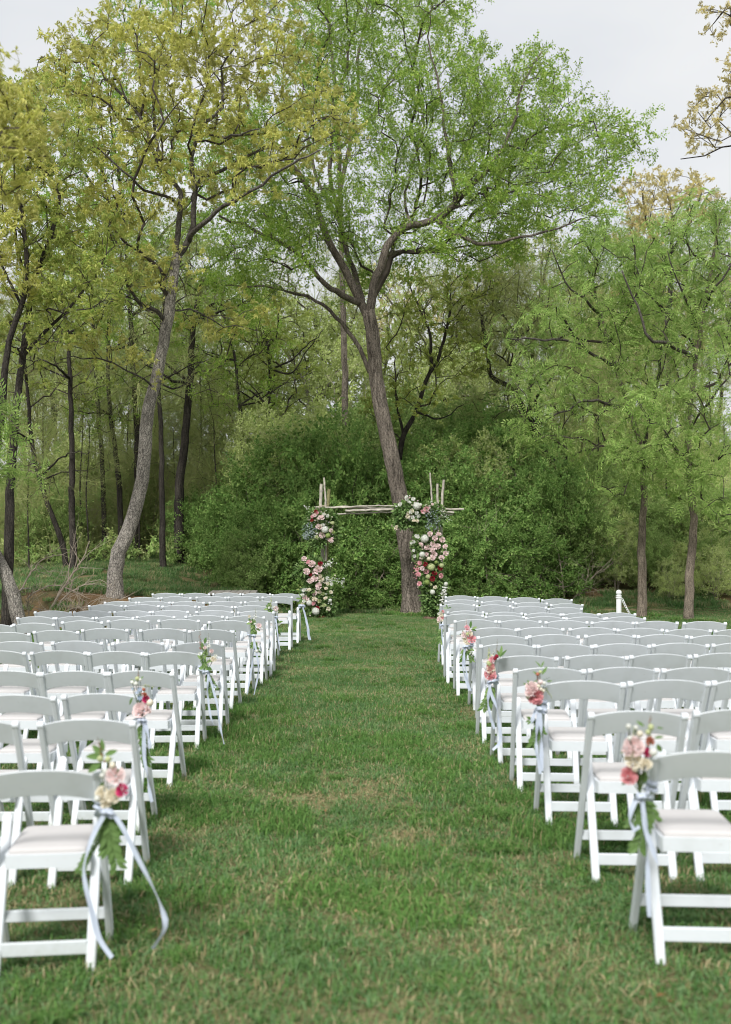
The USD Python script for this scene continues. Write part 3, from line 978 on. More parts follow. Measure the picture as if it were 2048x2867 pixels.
def puff_mesh(R, seed, sub=2, lump=0.16, freq=5.0, flat=0.8):
    """a round head of many small florets"""
    from meshkit import noise
    m = trimesh.creation.icosphere(sub, 1.0)
    v = m.vertices
    k = noise(v * freq + seed * 3.1, seed)
    v = v * (1 - lump + 2 * lump * k)[:, None] * R
    v[:, 2] *= flat
    return v, np.array(m.faces)


def florets_mesh(R, seed, n=70):
    """hydrangea: little four-petalled florets over a ball"""
    r = np.random.default_rng(seed)
    mb = MB()
    for k in range(n):
        z = 1 - 1.5 * (k + 0.5) / n
        a = k * 2.39996
        d = np.array([math.sqrt(max(0, 1 - z * z)) * math.cos(a), math.sqrt(max(0, 1 - z * z)) * math.sin(a), z])
        t = np.cross(d, r.normal(size=3))
        t /= np.linalg.norm(t)
        b = np.cross(d, t)
        c = d * R * r.uniform(0.82, 1.04)
        s = R * 0.24
        for e in (t, b, -t, -b):
            o = np.cross(d, e)
            mb.add([c, c + e * s * 0.6 + o * s * 0.42 + d * s * 0.12, c + e * s, c + e * s * 0.6 - o * s * 0.42 + d * s * 0.12], [[0, 1, 2], [0, 2, 3]])
    cv, cf = puff_mesh(R * 0.8, seed, 1, 0.05)
    mb.add(cv, cf)
    return mb.get()


def orient(mesh, at, direction, roll=0.0):
    v, f = mesh
    q = quat_to(np.array([direction], float), np.array([roll]))[0]
    w, x, y, z = q
    Rm = np.array([[1 - 2 * (y * y + z * z), 2 * (x * y - w * z), 2 * (x * z + w * y)], [2 * (x * y + w * z), 1 - 2 * (x * x + z * z), 2 * (y * z - w * x)], [2 * (x * z - w * y), 2 * (y * z + w * x), 1 - 2 * (x * x + y * y)]])
    return v @ Rm.T + np.asarray(at), f


BLOOM_NAME = dict(rose='rose', peony='peony', button='button_bloom', hydrangea='hydrangea', bud='bud', star='lily_bloom')


def bloom(parent, at, R, kind, col, seed, face=(0, -1, 0.45), fine=True):
    r = np.random.default_rng(seed)
    d = np.array(face) + r.normal(size=3) * 0.28
    if kind == 'rose':
        m = rose_mesh(R, seed, (3, 4, 5, 6) if fine else (3, 4, 5), 4 if fine else 3, 4 if fine else 3)
    elif kind == 'peony':
        m = rose_mesh(R, seed, (4, 5, 7, 8, 8) if fine else (4, 6, 7), 4 if fine else 3, 4 if fine else 3, 0.85)
    elif kind == 'hydrangea':
        m = florets_mesh(R, seed, 80 if fine else 55)
    elif kind == 'star':
        mb = MB()
        for k in range(6):
            a = k * 1.047
            e = np.array([math.cos(a), math.sin(a), 0.35])
            s = np.array([-math.sin(a), math.cos(a), 0])
            mb.add([(0, 0, 0), e * R * 0.55 + s * R * 0.2, e * R * 1.05 - np.array([0, 0, R * 0.25]), e * R * 0.55 - s * R * 0.2], [[0, 1, 2], [0, 2, 3]])
        m = mb.get()
    elif kind == 'button':
        m = rose_mesh(R, seed, (5, 6, 6), 2, 3, 0.8)
    else:
        m = puff_mesh(R, seed, 1, 0.08, 4.0, 1.25)
    return part(BLOOM_NAME[kind], orient(m, at, d, r.uniform(0, 6)), col, parent, smooth=(kind == 'bud'))


def leaf_piece(p, d, nrm, L, W, curl=0.2):
    """one broad leaf: a bent, pointed blade in two rows of quads"""
    d = np.asarray(d, float) / np.linalg.norm(d)
    s = np.cross(d, nrm)
    s /= np.linalg.norm(s) + 1e-9
    u = np.cross(s, d)
    t = np.array([0, 0.2, 0.45, 0.7, 0.9, 1.0])
    w = np.array([0.06, 0.62, 1.0, 0.8, 0.4, 0.02]) * W / 2
    c = p + d * (L * t)[:, None] - u * (curl * L * t ** 2)[:, None]
    V = np.concatenate([c - s * w[:, None] + u * (w * 0.35)[:, None], c, c + s * w[:, None] + u * (w * 0.35)[:, None]])
    n = len(t)
    F = []
    for a in range(2):
        for b in range(n - 1):
            F.append((a * n + b, (a + 1) * n + b, (a + 1) * n + b + 1, a * n + b + 1))
    return V, np.array(F)


def ribbon_mesh(pts, w, seed):
    """a strip of ribbon that twists a little along its way"""
    r = np.random.default_rng(seed)
    c = catmull(pts, 0.03)
    n = len(c)
    t = np.linspace(0, 1, n)
    a = 0.75 * np.sin(t * 6 + r.uniform(0, 6)) + 0.45 * np.sin(t * 14 + r.uniform(0, 6))
    tan = np.gradient(c, axis=0)
    tan /= np.linalg.norm(tan, axis=1, keepdims=True)
    side = np.cross(tan, np.array([0, 1.0, 0]))
    side /= np.linalg.norm(side, axis=1, keepdims=True) + 1e-9
    nrm = np.cross(side, tan)
    ww = w / 2 * (1 - 0.25 * np.abs(np.sin(t * 7 + 1)))
    s = side * np.cos(a)[:, None] + nrm * np.sin(a)[:, None]
    V = np.vstack([c - s * ww[:, None], c + nrm * 0.001, c + s * ww[:, None]])
    k = np.arange(n - 1)
    F = np.vstack([np.stack([k, k + 1, n + k + 1, n + k], 1), np.stack([n + k, n + k + 1, 2 * n + k + 1, 2 * n + k], 1)])
    return V, F


def spike_mesh(p0, p1, R, seed, n=26):
    """little blossoms up a stem, smaller to the tip"""
    r = np.random.default_rng(seed)
    mb = MB()
    p0, p1 = np.asarray(p0), np.asarray(p1)
    for k in range(n):
        t = (k + 0.5) / n
        o = r.normal(size=3)
        o /= np.linalg.norm(o)
        s = R * (1.0 - 0.65 * t) * r.uniform(0.6, 1.1)
        v, f = puff_mesh(s * 0.45, seed + k, 0, 0.1, 3.0, 0.9)
        mb.add(v + p0 + (p1 - p0) * t + o * s, f)
    return mb.get()


# each bouquet: crop (scale, x0, y0) of the photograph, depth, blooms (x, y, radius, kind, petal), leaves (x, y, direction x, y, length, width),
# spikes (x0, y0, x1, y1, radius, petal), trailing stems (points, leaf length), ribbons (points), knot
def bouquet(label, crop, d, blooms, leaves, spikes, trails, ribbons, knot, rw, seed, lone_leaves):
    s, ox, oy = crop
    r = np.random.default_rng(seed)
    at = lambda x, y, dd=0.0: atO(ox + x * s, oy + y * s, d + dd)
    px = s * d / FO
    kx = at(*knot)
    t = thing('aisle_bouquet', label, 'bouquet', kx, group='bouquets tied to the aisle chairs')
    for k, (x, y, R, kind, col) in enumerate(blooms):
        bloom(t, at(x, y, -0.035 - 0.02 * r.random()) - kx, R * px, kind, col + '_petal', seed * 50 + k, fine=d < 9)
    pieces = []
    for x, y, ex, ey, L, W in leaves:
        pieces.append(leaf_piece(at(x, y, -0.01) - kx, (ex, r.normal() * 0.25, -ey), (0.3 * r.normal(), -1, 0.5), L * px, W * px))
    stem = MB()
    for pts, L in trails:
        c = catmull([np.append(at(*p), 0)[:3] - kx + np.array([0, -0.012, 0]) for p in pts], 0.012)
        stem.add(*tube(c, np.linspace(0.0022, 0.001, len(c)), 4))
        stepn = max(1, int(L * px * 0.32 / 0.012))
        for a in range(1, len(c), stepn):
            tan = c[min(a + 1, len(c) - 1)] - c[a - 1]
            tan /= np.linalg.norm(tan)
            sd = np.cross(tan, (0, 1, 0))
            for sg in (-1, 1):
                pieces.append(leaf_piece(c[a], tan * 0.75 + sd * sg * r.uniform(0.5, 0.9) + np.array([0, -0.35 * r.random(), 0]), (0.3 * r.normal(), -1, 0.35), L * px * r.uniform(0.75, 1.15), L * px * 0.4))
    # filler greens behind the blooms
    cx, cy = np.mean([b[0] for b in blooms]), np.mean([b[1] for b in blooms])
    for k in range(16):
        b = blooms[r.integers(0, len(blooms))]
        a = r.uniform(0, 6.28)
        pieces.append(leaf_piece(at(b[0], b[1], -0.005) - kx, (math.cos(a), 0.2 * r.normal(), math.sin(a)), (0.3 * r.normal(), -1, 0.4), b[2] * px * r.uniform(0.9, 1.6), b[2] * px * 0.55))
    if lone_leaves:
        for m in pieces:
            part('leaf', m, 'garland_leaf', t)
    else:
        mb = MB()
        for m in pieces:
            mb.add(*m)
        part('foliage', mb.get(), 'garland_leaf', t)
    for k, (x0, y0, x1, y1, R, col) in enumerate(spikes):
        p0, p1 = at(x0, y0, -0.02) - kx, at(x1, y1, -0.02) - kx
        stem.add(*tube([p0, p1], [0.0016, 0.0008], 4))
        part('flower_spike', spike_mesh(p0, p1, R * px, seed + k), col + '_petal', t, smooth=True)
    for b in blooms:
        stem.add(*tube([at(b[0], b[1], -0.02) - kx, np.array([0, 0, 0.0])], [0.0016, 0.0022], 4))
    part('stems', stem.get(), 'stem_green', t)
    for k, pts in enumerate(ribbons):
        w = [at(x, y, -0.045) - kx for x, y in pts]
        part('ribbon', ribbon_mesh(w, rw * px, seed + k), 'ribbon_satin', t, smooth=True)
    # a band of ribbon round the chair's back post
    sd = -1 if kx[0] < 0 else 1
    ch = min((c for c in CHAIRS if c[0] == sd and c[2] == 0), key=lambda c: abs(c[4] - (d + 0.03)))
    zc = kx[2] - float(lawn_z(np.array([ch[3]]), np.array([ch[4] + 0.25]))[0])
    pc = np.array([ch[3] - sd * 0.2075, ch[4] + post_y(zc), kx[2]]) - kx
    aa = np.linspace(0, 2 * np.pi, 17)
    band = MB()
    for dz in (-0.012, 0.012):
        lo = np.stack([pc[0] + 0.021 * np.cos(aa), pc[1] + 0.026 * np.sin(aa), pc[2] + dz + 0.004 * np.sin(aa * 2)], 1)
        band.add(*tube(lo, 0.0075, 6, False))
    band.add(*tube(catmull([pc + np.array([-sd * 0.02, -0.02, 0]), pc * 0.5 + np.array([0, -0.03, -0.008]), np.array([0, -0.045, 0])], 0.01), 0.008, 6))
    part('ribbon_band', band.get(), 'ribbon_satin', t, smooth=True)
    bow = MB()
    for sg in (-1, 1):
        a = np.linspace(0, 2 * np.pi, 13)
        L = rw * px * 1.5
        loop = np.stack([sg * L * (1 - np.cos(a)) / 2, -0.05 - 0.012 * np.sin(a), -0.35 * L * (1 - np.cos(a)) / 2 + 0.35 * L * np.sin(a)], 1)
        v, f = ribbon_mesh(loop[:-1], rw * px * 0.9, seed + 9)
        bow.add(v, f)
    v, f = puff_mesh(rw * px * 0.55, seed, 1, 0.1)
    bow.add(v + np.array([0, -0.055, 0]), f)
    part('bow', bow.get(), 'ribbon_satin', t, smooth=True)
    return t


BQ = [
    ('bouquet of cream and pink roses with long ribbon on the nearest left chair', (0.2463, 0, 2000), 3.93,
     [(1310, 690, 95, 'rose', 'blush'), (1385, 860, 62, 'peony', 'magenta'), (1160, 915, 80, 'rose', 'cream'), (1290, 925, 85, 'rose', 'cream'), (1215, 1010, 62, 'rose', 'cream'), (1110, 960, 40, 'bud', 'white'), (1140, 510, 36, 'bud', 'lime'), (1230, 515, 36, 'bud', 'lime'), (1280, 580, 36, 'bud', 'cream'), (1200, 650, 34, 'bud', 'white'), (1165, 700, 30, 'bud', 'white')],
     [(1180, 480, -1, -0.9, 190, 80), (1180, 490, -1, -0.1, 210, 85), (1190, 470, 0.9, -0.4, 150, 70), (1150, 570, -1, 0.5, 180, 90), (1180, 430, -0.2, -1, 150, 60), (1180, 760, -0.3, 1, 150, 70)],
     [(1180, 560, 1110, 260, 24, 'rust')],
     [([(1240, 1090), (1270, 1300), (1290, 1500), (1340, 1680)], 150), ([(1260, 1120), (1230, 1330), (1230, 1540)], 140), ([(1220, 1160), (1120, 1400), (1010, 1600), (930, 1760)], 90)],
     [[(1220, 1080), (1060, 1380), (960, 1700), (975, 1950), (1060, 2300), (1130, 2554), (1275, 2770)], [(1250, 1080), (1400, 1300), (1560, 1620), (1700, 1890), (1827, 2168), (1880, 2420), (1733, 2668)]], (1230, 1070), 70, 1, True),
    ('bouquet with large pink rose and blue blossoms on a left aisle chair', (0.2032, 330, 1860), 5.72,
     [(320, 620, 112, 'rose', 'blush'), (385, 480, 46, 'peony', 'magenta'), (365, 415, 36, 'rose', 'rust'), (445, 530, 50, 'bud', 'cream'), (300, 350, 38, 'star', 'blue'), (265, 395, 36, 'star', 'blue'), (300, 470, 46, 'star', 'blue'), (200, 250, 28, 'bud', 'white'), (250, 270, 30, 'bud', 'white'), (270, 200, 32, 'bud', 'lime'), (310, 215, 22, 'bud', 'white'), (360, 350, 25, 'bud', 'rust'), (205, 340, 26, 'star', 'blue'), (420, 640, 40, 'rose', 'blush')],
     [(240, 250, -0.8, -0.5, 80, 28), (310, 220, 0.5, -0.8, 70, 24), (210, 450, -0.5, 0.9, 130, 40)],
     [(285, 190, 283, 50, 14, 'rust'), (340, 300, 510, 310, 24, 'lime')],
     [([(330, 800), (340, 1000), (370, 1200), (400, 1360)], 95), ([(350, 1090), (390, 1230), (430, 1290)], 80)],
     [[(340, 740), (390, 860), (430, 1020), (445, 1160)], [(360, 760), (365, 1300), (400, 1480), (430, 1700), (470, 1900)]], (335, 745), 60, 2, True),
    ('bouquet with tall red and white spikes tied to a left aisle chair', (0.2463, 500, 1700), 8.17,
     [(400, 590, 34, 'rose', 'cream'), (375, 500, 24, 'rose', 'blush'), (240, 530, 16, 'button', 'white'), (420, 560, 20, 'button', 'white'), (300, 460, 18, 'button', 'blush'), (345, 440, 16, 'button', 'white')],
     [(290, 500, -0.2, -1, 110, 44), (300, 560, 0.3, -1, 110, 40), (310, 640, 0.6, -0.4, 90, 36), (290, 690, -1, 0.1, 60, 50), (320, 690, 0.8, 0.3, 70, 50), (270, 600, -0.6, -0.6, 80, 34), (300, 420, 0.1, -1, 80, 38)],
     [(250, 480, 242, 250, 18, 'rust'), (345, 470, 342, 295, 20, 'white')],
     [([(320, 480), (290, 580), (310, 700)], 50), ([(330, 740), (350, 850), (385, 1000)], 60), ([(340, 760), (400, 860), (430, 910)], 40)],
     [[(330, 735), (360, 850), (430, 915)], [(340, 740), (330, 960), (360, 1218), (400, 1340)], [(345, 740), (400, 960), (440, 1110), (470, 1340), (520, 1560)]], (325, 725), 28, 3, False),
    ('small bouquet of white spikes and blush roses on a left aisle chair', (0.2463, 500, 1700), 11.08,
     [(915, 215, 30, 'rose', 'blush'), (820, 165, 14, 'button', 'blush'), (805, 105, 14, 'button', 'cream'), (890, 500, 22, 'hydrangea', 'white'), (870, 190, 14, 'button', 'white')],
     [(850, 200, -0.6, -0.8, 90, 34), (840, 180, -1, 0.1, 70, 34), (860, 250, 0.4, 0.8, 70, 34), (850, 260, -0.5, 0.6, 70, 34), (880, 240, 0.7, 0.4, 60, 24)],
     [(872, 150, 878, 5, 22, 'white')],
     [([(850, 120), (850, 200), (850, 300)], 46), ([(860, 380), (880, 450), (900, 500)], 46), ([(855, 380), (840, 450)], 40)],
     [[(850, 315), (860, 430), (830, 700), (780, 995)], [(855, 315), (890, 540), (910, 720), (860, 1000)]], (848, 318), 24, 4, False),
    ('bouquet half hidden between chairs, fourth row from arch, left block', (0.3079, 400, 1640), 13.42,
     [(1210, 205, 20, 'rose', 'blush'), (1195, 195, 12, 'button', 'white'), (1150, 200, 10, 'button', 'white'), (1220, 235, 12, 'button', 'white'), (1240, 350, 12, 'button', 'white')],
     [(1160, 220, -0.7, -0.8, 60, 24), (1150, 210, -1, 0.1, 50, 22), (1170, 240, 0.2, 1, 50, 22), (1230, 340, 0.8, -0.4, 50, 22), (1220, 350, 0.4, 0.9, 60, 22)],
     [(1165, 190, 1168, 100, 16, 'lime')],
     [([(1165, 150), (1150, 190), (1165, 240)], 34), ([(1205, 290), (1225, 350), (1230, 420)], 36)],
     [[(1210, 280), (1225, 430), (1250, 590)], [(1205, 280), (1195, 480), (1193, 680)]], (1208, 280), 16, 5, False),
    ('leafy bouquet with twin ribbons on the left aisle chair nearest the arch', (0.3079, 400, 1640), 16.25,
     [(1465, 140, 14, 'button', 'white'), (1450, 165, 12, 'button', 'cream')],
     [(1440, 120, -1, -0.2, 50, 22), (1445, 130, -0.8, 0.6, 44, 20), (1440, 110, -0.4, -1, 44, 18), (1450, 150, 0.3, 1, 56, 20), (1455, 130, 0.8, 0.2, 40, 18)],
     [],
     [([(1450, 120), (1440, 170), (1450, 220)], 34)],
     [[(1450, 180), (1470, 240), (1500, 360), (1525, 495)], [(1452, 185), (1478, 270), (1496, 380), (1512, 490)]], (1448, 180), 20, 6, False),
    ('large bouquet of blush, ivory and coral roses on the nearest right chair', (0.2022, 1690, 1970), 3.78,
     [(430, 590, 135, 'rose', 'blush'), (330, 650, 70, 'rose', 'blush'), (650, 520, 55, 'rose', 'rust'), (600, 670, 65, 'peony', 'magenta'), (420, 770, 115, 'rose', 'cream'), (585, 835, 80, 'rose', 'cream'), (350, 1000, 102, 'peony', 'coral'), (510, 420, 46, 'bud', 'cream'), (690, 680, 55, 'bud', 'white'), (350, 320, 36, 'bud', 'white'), (450, 335, 32, 'bud', 'white'), (365, 480, 34, 'bud', 'white'), (660, 330, 42, 'bud', 'lime'), (620, 400, 38, 'bud', 'lime'), (440, 910, 44, 'bud', 'cream')],
     [(570, 320, -0.8, -0.6, 130, 44), (700, 480, 0.9, -0.2, 140, 44), (740, 330, 0.8, 0.1, 90, 30), (550, 950, 0.2, 1, 160, 110), (600, 940, -0.5, 0.9, 170, 100), (750, 560, 0.4, 0.9, 130, 80), (470, 420, -0.5, -0.9, 120, 36), (350, 1080, -0.9, 0.4, 110, 40)],
     [(640, 320, 660, 170, 26, 'rust'), (430, 450, 420, 320, 30, 'lime'), (640, 520, 670, 300, 30, 'lime')],
     [([(540, 1300), (560, 1500), (540, 1720), (480, 1960)], 190), ([(560, 1300), (640, 1440), (690, 1560)], 150), ([(520, 1330), (450, 1500), (390, 1650)], 150)],
     [[(500, 1240), (400, 1450), (370, 1640), (430, 1760), (500, 1700)], [(540, 1250), (580, 1700), (680, 2000), (760, 2240)], [(530, 1250), (600, 1900), (620, 2500), (640, 2960)]], (510, 1240), 80, 7, True),
    ('bouquet of one blush and one coral rose with leafy tail on a right aisle chair', (0.1478, 1400, 1820), 5.6,
     [(610, 700, 112, 'rose', 'blush'), (560, 800, 80, 'rose', 'blush'), (680, 890, 125, 'peony', 'coral'), (770, 610, 48, 'bud', 'blush'), (840, 635, 40, 'bud', 'white'), (740, 685, 40, 'bud', 'cream'), (785, 745, 34, 'bud', 'cream'), (830, 775, 32, 'bud', 'cream'), (720, 460, 36, 'bud', 'rust'), (770, 420, 34, 'bud', 'lime'), (540, 880, 50, 'bud', 'cream')],
     [(790, 340, -0.6, -0.8, 170, 34), (785, 330, 0.5, -1, 150, 36), (800, 470, 0.6, -0.9, 190, 60), (740, 500, -0.9, -0.9, 150, 40), (880, 600, 0.9, -0.2, 120, 34), (760, 960, 0.1, 1, 110, 80)],
     [(870, 720, 990, 920, 34, 'lime'), (730, 540, 700, 420, 30, 'rust'), (840, 560, 960, 520, 22, 'dusty')],
     [([(740, 1240), (720, 1430), (700, 1560), (620, 1770)], 150), ([(740, 1320), (760, 1480), (800, 1560)], 130), ([(720, 1300), (650, 1330), (560, 1320)], 110)],
     [[(720, 1080), (650, 1230), (600, 1400)], [(760, 1080), (790, 1600), (790, 1900), (800, 2300)], [(740, 1080), (690, 1800), (740, 2100), (770, 2350)]], (745, 1090), 80, 8, True),
    ('coral and pink bouquet with upright sage leaves on a right aisle chair', (0.2463, 1250, 1780), 7.42,
     [(520, 275, 38, 'rose', 'pink'), (490, 315, 34, 'hydrangea', 'lime'), (505, 350, 42, 'rose', 'coral'), (510, 385, 46, 'rose', 'cream'), (500, 440, 58, 'peony', 'coral'), (575, 235, 24, 'bud', 'wine'), (555, 260, 22, 'bud', 'wine')],
     [(620, 240, 0.1, -1, 130, 34), (610, 250, 0.7, -1, 120, 30), (620, 250, -0.4, -1, 100, 30), (630, 220, 0.9, -0.7, 70, 22), (540, 450, 0.1, 1, 80, 50)],
     [(490, 240, 485, 130, 26, 'lime'), (530, 240, 545, 150, 20, 'white'), (575, 200, 582, 40, 10, 'rust')],
     [([(500, 560), (490, 650), (450, 760), (420, 820)], 75), ([(520, 560), (510, 680), (480, 780)], 70)],
     [[(510, 500), (490, 560), (520, 680), (575, 820), (600, 1000), (615, 1200), (530, 1300)], [(500, 560), (475, 740), (500, 900), (550, 1060)]], (520, 505), 40, 9, False),
    ('blush and coral bouquet with pale blue ribbon on a right aisle chair', (0.2709, 1200, 1640), 9.98,
     [(400, 435, 26, 'rose', 'pink'), (375, 505, 34, 'rose', 'blush'), (432, 495, 26, 'rose', 'cream'), (385, 560, 30, 'rose', 'cream'), (405, 605, 22, 'rose', 'cream'), (448, 550, 38, 'peony', 'coral'), (405, 500, 20, 'hydrangea', 'lime'), (430, 462, 14, 'button', 'blush')],
     [(435, 440, 0.1, -1, 80, 30), (450, 450, 0.9, -0.5, 60, 26), (440, 450, 0.9, 0.2, 60, 22), (400, 640, 0.6, 0.7, 80, 34), (385, 650, -0.8, 0.7, 80, 32), (420, 640, 0.9, 0.5, 70, 26)],
     [(395, 430, 392, 340, 14, 'blush'), (440, 690, 460, 740, 22, 'white')],
     [([(390, 650), (370, 720), (355, 770)], 52), ([(400, 650), (430, 700), (450, 770)], 44)],
     [[(390, 620), (370, 690), (375, 800), (395, 900), (410, 1000), (440, 1090)], [(395, 620), (365, 720), (360, 850), (385, 960), (425, 1085)]], (392, 622), 26, 10, False),
    ('bouquet seen edge on at the aisle, right block behind the blush bouquet', (0.2709, 1200, 1640), 12.52,
     [(130, 300, 24, 'rose', 'cream'), (112, 345, 24, 'rose', 'blush'), (150, 265, 16, 'rose', 'coral'), (148, 330, 16, 'rose', 'coral'), (105, 370, 14, 'rose', 'cream'), (140, 360, 14, 'button', 'cream'), (110, 290, 14, 'button', 'white')],
     [(200, 240, -0.3, -1, 50, 16), (200, 235, 0.9, -0.4, 44, 14), (195, 235, -0.9, -0.2, 40, 14), (120, 520, -0.7, 0.6, 50, 26), (130, 530, 0.1, 1, 70, 30)],
     [],
     [([(140, 430), (125, 520), (120, 580)], 44)],
     [[(140, 400), (140, 480), (150, 620), (160, 720)]], (140, 402), 18, 11, False),
]
for q in BQ:
    bouquet(*q)

# ------------------------------------------------------------------ the arch of bare poles
AD = 22.0
A_S, A_X, A_Y = 0.3387, 800, 1300


def atA(x, y, dd=0.0):
    return atO(A_X + x * A_S, A_Y + y * A_S, AD + dd)


APX = A_S * AD / FO
abase = atA(300, 1262)
abase[2] = 0.0
arch = thing('wedding_arch', 'rustic arch of bare driftwood poles at the aisle end', 'arch', (0, AD, 0))
_o = np.array([0, AD, 0])


def pole(name, pts, w, material, seed, dd=0.0, taper=0.85, depth=None):
    r = np.random.default_rng(seed)
    w3 = np.array([atA(p[0], p[1], (p[2] if len(p) > 2 else dd)) for p in pts]) - _o
    c = catmull(w3, 0.09)
    c[1:-1] += r.normal(size=c[1:-1].shape) * 0.004
    t = np.linspace(1, taper, len(c))
    v, f = limb_mesh(c, w * APX / 2 * t, 10, seed, 0.10)
    mb = MB()
    mb.add(v, f)
    for k in range(max(1, len(c) // 5)):      # knots where side twigs were cut off
        a = r.integers(1, len(c) - 1)
        o = r.normal(size=3)
        o /= np.linalg.norm(o)
        mb.add(*tube([c[a], c[a] + o * w * APX * 0.75], [w * APX * 0.2, w * APX * 0.13], 6))
    part(name, mb.get(), material, arch, smooth=40)


gy = (EYE / AD * FO + HORIZON_O - A_Y) / A_S + 4
for k, (name, pts, w, m) in enumerate([
        ('upright_pole', [(300, gy, 0.1), (308, 900, 0.05), (296, 500, 0), (290, 300, 0), (297, 162, 0)], 30, 'silver_wood'),
        ('upright_pole', [(345, gy, -0.1), (335, 800, -0.05), (328, 400, 0.06), (332, 300, 0.06), (317, 110, 0.06)], 19, 'silver_wood'),
        ('upright_pole', [(330, gy, 0.2), (338, 760, 0.15), (345, 500, 0.1), (350, 345, 0.1), (360, 205, 0.1)], 34, 'mossy_wood'),
        ('upright_pole', [(1240, gy, 0.1), (1235, 800, 0.05), (1222, 420, 0), (1212, 300, 0), (1196, 70, 0)], 16, 'silver_wood'),
        ('upright_pole', [(1262, gy, 0), (1266, 900, 0.05), (1258, 560, 0.1), (1257, 160, 0.1)], 23, 'silver_wood'),
        ('upright_pole', [(1300, gy, 0.2), (1290, 800, 0.15), (1288, 560, 0.1), (1293, 355, 0.14), (1300, 240, 0.14), (1309, 128, 0.14)], 25, 'silver_wood'),
        ('beam_pole', [(236, 352, -0.16), (440, 358, -0.16), (640, 346, -0.16), (915, 343, -0.16), (1240, 350, -0.16)], 13, 'silver_wood'),
        ('beam_pole', [(270, 362, -0.1), (500, 354, -0.1), (800, 365, -0.1), (1100, 362, -0.1), (1476, 371, -0.1)], 22, 'silver_wood'),
        ('beam_pole', [(495, 384, -0.18), (700, 378, -0.18), (900, 372, -0.18), (1150, 385, -0.18), (1393, 399, -0.18)], 19, 'silver_wood'),
        ('beam_pole', [(425, 412, -0.12), (600, 404, -0.12), (900, 396, -0.12), (1150, 402, -0.12), (1382, 416, -0.12)], 14, 'silver_wood')]):
    pole(name, pts, w, m, 300 + k)
for x, y in ((300, 354), (1262, 362)):      # lashings that hold the poles together
    mb = MB()
    for q in range(4):
        a = np.linspace(0, 6.28, 15)
        c = atA(x, y - 10 + 8 * q, -0.03) - _o
        mb.add(*tube(np.stack([c[0] + 0.13 * np.cos(a), c[1] + 0.16 * np.sin(a), c[2] + 0.02 * np.cos(a + q)], 1), 0.005, 5))
    part('lashing', mb.get(), 'cut_wood', arch)


def arrangement(label, blooms, greens, dusty, breath, tails, seed):
    r = np.random.default_rng(seed)
    c = atA(np.mean([b[0] for b in blooms]), np.mean([b[1] for b in blooms]), -0.15)
    t = thing('flower_arrangement', label, 'flowers', c, group='flower arrangements on the driftwood arch')
    for k, (x, y, R, kind, col) in enumerate(blooms):
        bloom(t, atA(x, y, -0.40 - 0.06 * r.random()) - c, R * APX, kind, col + '_petal', seed * 100 + k, fine=False)
    for nm, zones, m, (l0, l1) in (('foliage', greens, 'garland_leaf', (0.06, 0.12)), ('dusty_foliage', dusty, 'dusty_leaf', (0.03, 0.06))):
        B, D, N, L = [], [], [], []
        st = MB()
        for x, y, rx, ry, cnt in zones:
            z0 = atA(x, y, -0.2) - c
            for _ in range(int(cnt * 1.35)):
                a = r.normal(size=3)
                a = a / np.linalg.norm(a) * r.random() ** 0.5
                p = atA(x + a[0] * rx, y + a[1] * ry, -0.24 + 0.17 * a[2]) - c
                e = p - z0
                e = e / (np.linalg.norm(e) + 1e-6) + r.normal(size=3) * 0.5 + np.array([0, -0.3, -0.2])
                B.append(p), D.append(e), N.append(r.normal(size=3) * 0.5 + np.array([0, -0.7, 0.6])), L.append(r.uniform(l0, l1))
                if r.random() < 0.12:
                    st.add(*tube([z0, (z0 + p) / 2 + r.normal(size=3) * 0.02, p], 0.003, 3, False))
        if B:
            mb = MB()
            mb.add(*leaves_mesh(np.array(B), np.array(D), np.array(N), np.array(L), np.array(L) * 0.48))
            if st.n:
                mb.add(*st.get())
            part(nm, mb.get(), m, t, kind='stuff')
    for col, cnt in (('cream', 34), ('blush', 26), ('white', 22)):
        mb = MB()
        for _ in range(cnt):
            b = blooms[r.integers(0, len(blooms))]
            p = atA(b[0] + r.normal() * 24, b[1] + r.normal() * 24, -0.34 + 0.05 * r.normal()) - c
            v, f = rose_mesh(r.uniform(4.5, 8.5) * APX, int(r.integers(0, 9999)), (3, 4), 2, 2) if r.random() < 0.6 else puff_mesh(r.uniform(3, 6) * APX, 3, 0, 0.1, 3.0, 0.9)
            mb.add(*orient((v, f), p, (r.normal() * 0.5, -1, 0.5 + r.normal() * 0.4)))
        part('filler_blossoms', mb.get(), col + '_petal', t, kind='stuff')
    for x0, y0, x1, y1, n, col, R in breath:
        mb = MB()
        for _ in range(n):
            u = r.random()
            p = atA(x0 + (x1 - x0) * u + r.normal() * 14, y0 + (y1 - y0) * u + r.normal() * 14, -0.38 + 0.06 * r.normal()) - c
            v, f = puff_mesh(R * APX * r.uniform(0.6, 1.2), 3, 0, 0.1, 3.0, 0.9)
            mb.add(v + p, f)
        mb.add(*tube([atA(x0, y0, -0.25) - c, atA(x1, y1, -0.28) - c], [0.004, 0.002], 4))
        part('blossom_spray', mb.get(), col + '_petal', t, smooth=True, kind='stuff')
    for pts in tails:
        w = catmull([atA(x, y, -0.25) - c for x, y in pts], 0.05)
        B = np.repeat(w, 3, 0) + r.normal(size=(len(w) * 3, 3)) * 0.015
        D = r.normal(size=B.shape) + np.array([0, -0.3, -0.5])
        mb = MB()
        mb.add(*tube(w, 0.004, 4))
        mb.add(*leaves_mesh(B, D, r.normal(size=B.shape) * 0.4 + np.array([0, -0.8, 0.5]), r.uniform(0.05, 0.08, len(B)), 0.03))
        part('trailing_vine', mb.get(), 'garland_leaf', t)
    return t


